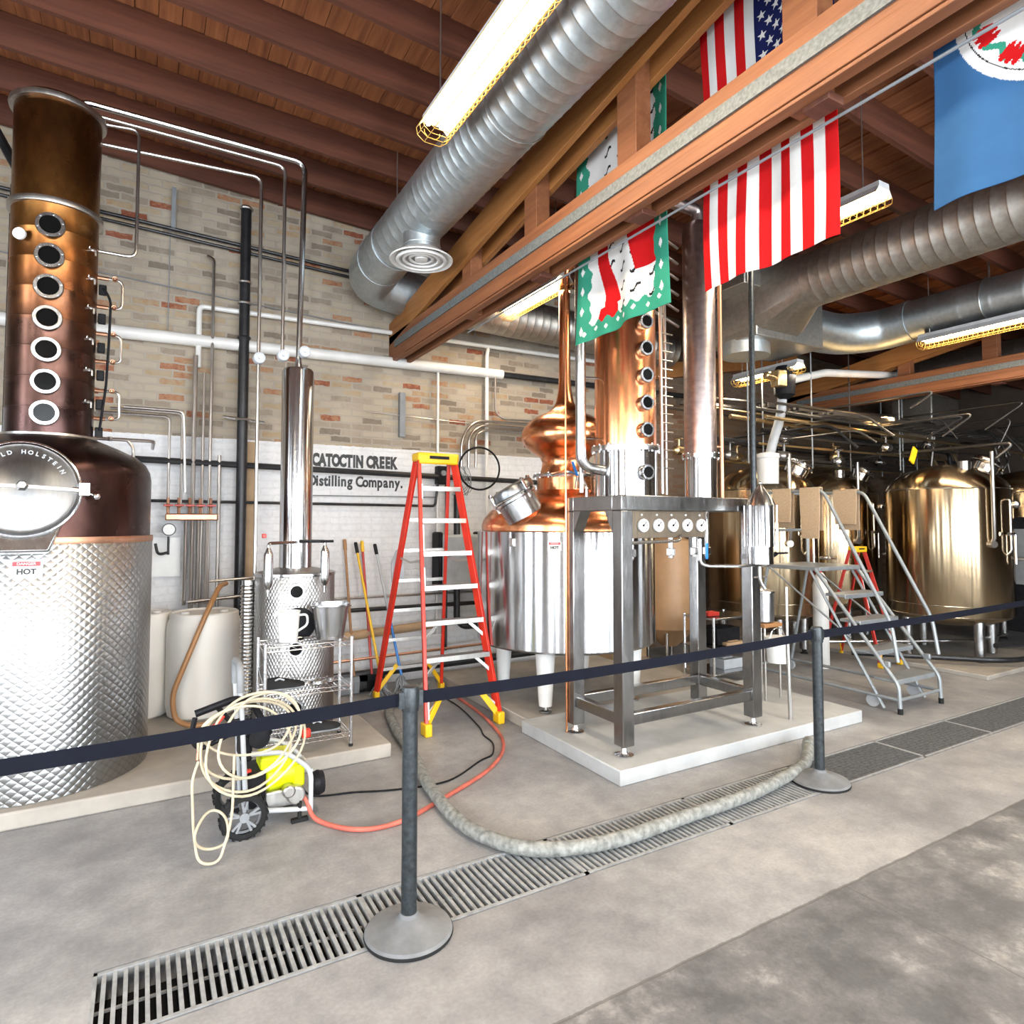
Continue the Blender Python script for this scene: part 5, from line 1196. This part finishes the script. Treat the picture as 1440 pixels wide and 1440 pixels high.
for i in range(12):
    x = 5.9+.45*i; y = rnd.uniform(4.4, 6.2)
    many([(x, y, 2.4), (x, y, 4.3)], .009, rnd.choice(('rackgrey', 'darkpipe')), '%s thin vertical hanger rod from the left above the tanks' % ORD[i], 'hanger rods above the tanks')
for i in range(12):
    x = 5.9+.36*i; z = 2.35+rnd.uniform(0, .5); y = 5.9-.5*(i % 3)
    m = MB((x, y, z)); m.lathe([(.02, -.12), (.06, -.08), (.06, .08), (.02, .12)], (x, y, z), (1, .2, 0), 16); m.cyl((x, y, z), (x, y, z+.15), .015, seg=8); m.torus((x, y, z+.15), (0, 0, 1), .05, .008, 16, 5)
    one(m, 'pipe_valve', rnd.choice(('goldpipe', 'steel', 'darkpipe')), '%s metal valve from the left in the pipework behind the tanks' % ORD[i], 'valve', 'valves behind the tanks')
for i in range(3):
    y = 4.6+.45*i; z = 2.95+.12*i
    m = MB((9, y, z)); m.bb((7.0, y-.1, z-.005), (12.5, y-.09, z+.05)); m.bb((7.0, y+.09, z-.005), (12.5, y+.1, z+.05))
    for k in range(22): m.bb((7.05+k*.25, y-.09, z), (7.08+k*.25, y+.09, z+.012))
    m.tube([(7.0, y-.03, z+.03), (12.4, y-.03, z+.03)], .02, seg=6); m.tube([(7.0, y+.04, z+.03), (12.4, y+.04, z+.03)], .015, seg=6)
    one(m, 'cable_tray', 'darkpipe', '%s dark cable tray from the front above the fermentation tanks' % ORD[i], 'cable tray', 'cable trays above the tanks')
m = MB((8.0, 4.3, 3.02)); m.lathe([(.05, 0), (.12, .0), (.12, .03), (.05, .05)], (8.2, 4.6, 2.98), seg=20); one(m, 'round_lamp', 'bulb', 'small round glowing lamp among the pipes above the tanks', 'lamp')
m = MB((7.7, 4.0, 2.45)); m.box((7.72, 4.0, 2.46), (.09, .02, .19), Matrix.Rotation(.5, 3, 'Y')); one(m, 'yellow_tag', 'yellow', 'yellow hanging tag above the tanks', 'tag', None, .004)
m = MB((10.6, 5.2, 3.2)); m.bb((10.2, 5.0, 2.9), (11.0, 5.6, 3.6)); one(m, 'metal_box', 'galvwarm', 'grey mesh-fronted box hanging in the dark above the right tank', 'box', None, .02)
# black conduit mass under the box duct, pvc duct and white cone
pipe([(6.75, 5.0, 3.33), (6.72, 5.0, 3.0), (6.55, 5.0, 2.65), (6.48, 5.0, 2.45)], .055, 'lgrey', 'bent pale flexible duct dropping to the white funnel', 'flexible_duct', bend=.25, seg=16)
pipe([(6.85, 5.0, 3.43), (7.6, 5.0, 3.62), (10.5, 5.0, 3.9)], .05, 'whitepipe', 'white pipe sloping away right of the black valve', 'white_pipe', seg=14)
T = thing('pump_head', (6.62, 4.95, 3.35), 'black valve assembly with brass body below the boxy duct', 'valve'); o = (6.62, 4.95, 3.35)
m = MB(o); m.lathe([(.05, -.2), (.12, -.15), (.13, .12), (.09, .2)], (6.72, 4.95, 3.38), seg=24); m.build('black_body', 'black', T)
m = MB(o); m.box((6.55, 4.9, 3.4), (.16, .12, .2)); m.cyl((6.3, 4.9, 3.42), (6.5, 4.9, 3.4), .04); m.build('brass_body', 'goldpipe', T, .015)
T = thing('white_funnel', (6.45, 5.0, 2.0), 'white cylindrical bucket under the pale flexible duct', 'bucket'); o = (6.45, 5.0, 2.0)
m = MB(o); m.lathe([(.12, 0), (.125, .3), (.135, .31), (.135, .36), (.05, .38)], (6.45, 5.0, 2.14), seg=32); m.build('body', 'white', T)
m = MB(o); m.torus((6.45, 5.0, 2.46), (0, 0, 1), .133, .008); m.build('rim', 'white', T)

# ------------------------------------------------------------ rolling steps
xa, xb = 5.80, 6.44; o = (6.1, 3.6, 0)
T = thing('rolling_steps', o, 'grey wheeled steel step ladder with handrails and towels on it', 'rolling ladder')
steps = [(3.30, .27), (3.49, .49), (3.62, .75), (3.76, .98)]
for (y, z) in steps:
    m = MB(o); m.bb((xa, y-.10, z-.015), (xb, y+.10, z+.012)); m.bb((xa, y-.105, z-.03), (xb, y-.095, z+.012)); m.build('step', 'rackgrey', T, .005)
m = MB(o); m.bb((xa-.02, 3.9, 1.2), (xb+.02, 4.55, 1.24)); m.build('platform', 'rackgrey', T, .005)
for x in (xa-.02, xb+.02):
    m = MB(o); m.tube([(x, 3.16, 0.03), (x, 3.17, .25), (x, 3.95, 1.22)], .017, .05, 10); m.tube([(x, 3.30, .02), (x, 4.0, 1.2)], .014, seg=8); m.build('stringer', 'rackgrey', T)
    m = MB(o); m.tube([(x, 3.17, .45), (x, 3.22, .78), (x, 3.85, 2.0), (x, 4.5, 2.0), (x, 4.5, 1.24)], .0165, .08, 10); m.build('handrail', 'rackgrey', T)
    m = MB(o); m.tube([(x, 4.5, 1.22), (x, 4.75, .06)], .016, seg=10); m.tube([(x, 4.5, 1.22), (x, 3.6, .6)], .01, seg=8); m.build('rear_leg', 'rackgrey', T)
    m = MB(o); m.tube([(x, 3.16, .12), (x, 4.75, .12)], .016, seg=10); m.build('base_rail', 'rackgrey', T)
    m = MB(o); m.lathe([(.055, -.015), (.06, 0), (.055, .015)], (x+.03, 3.42, .06), (1, 0, 0), 20); m.lathe([(.055, -.015), (.06, 0), (.055, .015)], (x, 4.75, .06), (1, 0, 0), 20); m.build('caster', 'lgrey', T)
    m = MB(o); m.cyl((x, 3.16, 0), (x, 3.16, .05), .022, seg=12); m.build('rubber_tip', 'rubber', T)
for yy, zz_ in ((4.75, .12), (3.17, .12), (4.5, 2.0), (4.5, 1.6)): m = MB(o); m.cyl((xa-.02, yy, zz_), (xb+.02, yy, zz_), .0145); m.build('cross_bar', 'rackgrey', T)
m = MB(o); m.bb((xa-.03, 3.24, .39), (xa+.0, 3.29, .44)); m.build('hinge_bracket', 'rackgrey', T, .006); m = MB(o); m.bb((xb, 3.24, .39), (xb+.03, 3.29, .44)); m.build('hinge_bracket', 'rackgrey', T, .006)
def towel(cx, y, w, h, axis, label, h2=.3):
    # draped over a rail at z = 2.02; folded over both sides
    m = MB((cx, y, 2.0)); z = 2.022; n = 8
    for (off, hh, k0) in ((-.022, h, 0), (.022, h2, 1)):
        rings = []
        for i in range(n+1):
            t = i/n; zz = z-hh*t; bul = .006*sin(t*5+k0)
            if axis == 'y':
                c0 = [V((cx+off*(1+.5*t)+bul-.005, y-w/2, zz)), V((cx+off*(1+.5*t)+bul+.005, y-w/2, zz)), V((cx+off*(1+.5*t)+.005-bul, y+w/2-.02*t, zz)), V((cx+off*(1+.5*t)-.005-bul, y+w/2-.02*t, zz))]
            else:
                c0 = [V((cx-w/2, y+off*(1+.5*t)+bul-.005, zz)), V((cx-w/2, y+off*(1+.5*t)+bul+.005, zz)), V((cx+w/2-.02*t, y+off*(1+.5*t)+.005-bul, zz)), V((cx+w/2-.02*t, y+off*(1+.5*t)-.005-bul, zz))]
            rings.append(c0)
        m.loft(rings)
    if axis == 'y': m.box((cx, y, z+.004), (.056, w, .012))
    else: m.box((cx, y, z+.004), (w, .056, .012))
    one(m, 'towel', 'towel', label, 'towel', 'tan towels', .004)
towel(xa-.02, 3.98, .22, .5, 'y', 'tan towel hanging lowest, on the near part of the left handrail', .42)
towel(xa-.02, 4.30, .22, .34, 'y', 'tan towel at the far end of the left handrail', .4)
towel(xb+.02, 4.04, .26, .36, 'y', 'folded tan towel on the right handrail of the rolling steps', .42)
stepladder(7.6, 4.62, 0, .6, 'shorter dark red step ladder standing behind the rolling steps', 4, ('redvalve', 'yellow', 'alu'))
T = thing('gas_cylinder', (6.75, 4.6, .45), 'white cylinder standing behind the rolling steps', 'cylinder'); o = (6.75, 4.6, 0); T.location = o
m = MB(o); m.lathe([(.075, .0), (.085, .02), (.085, .95), (.06, 1.05), (.03, 1.1)], (6.85, 4.62, .0), seg=28); m.build('body', 'white', T)
m = MB(o); m.cyl((6.85, 4.62, 1.1), (6.85, 4.62, 1.16), .02); m.torus((6.85, 4.62, 1.16), (0, 0, 1), .03, .007, 16, 5); m.build('valve', 'redvalve', T)

# ------------------------------------------------------------ left edge clutter
pipe([(-1.15, 6.1, 4.9), (-.80, 5.9, 4.2), (-.78, 5.9, 3.4)], .035, 'blackpipe', 'black pipe sloping down behind the dark column top', 'black_pipe', bend=.1)
pipe([(-.95, 6.35, 4.4), (-.95, 6.35, 2.4)], .03, 'blackpipe', 'dark upright pipe left of the dark column', 'black_pipe')

# ------------------------------------------------------------ light
w = bpy.data.worlds.new('sky'); bpy.context.scene.world = w; w.use_nodes = True
nt = w.node_tree; bg = nt.nodes['Background']; sky = nt.nodes.new('ShaderNodeTexSky')
sky.sky_type = 'NISHITA'; sky.sun_disc = False; sky.sun_elevation = radians(40); sky.sun_rotation = radians(200)
mixn = nt.nodes.new('ShaderNodeMix'); mixn.data_type = 'RGBA'; mixn.inputs[0].default_value = .85
nt.links.new(sky.outputs[0], mixn.inputs[6]); mixn.inputs[7].default_value = (.85, .93, 1, 1)
nt.links.new(mixn.outputs[2], bg.inputs[0]); bg.inputs[1].default_value = 4.0
vs = bpy.context.scene.view_settings
vs.view_transform = 'Standard'; vs.look = 'None'; vs.gamma = 1; vs.use_curve_mapping = False; vs.exposure = 0.35
cy_ = bpy.context.scene.cycles; cy_.max_bounces = 8; cy_.diffuse_bounces = 4; cy_.glossy_bounces = 5; cy_.sample_clamp_indirect = 6
cy_.caustics_reflective = False; cy_.caustics_refractive = False
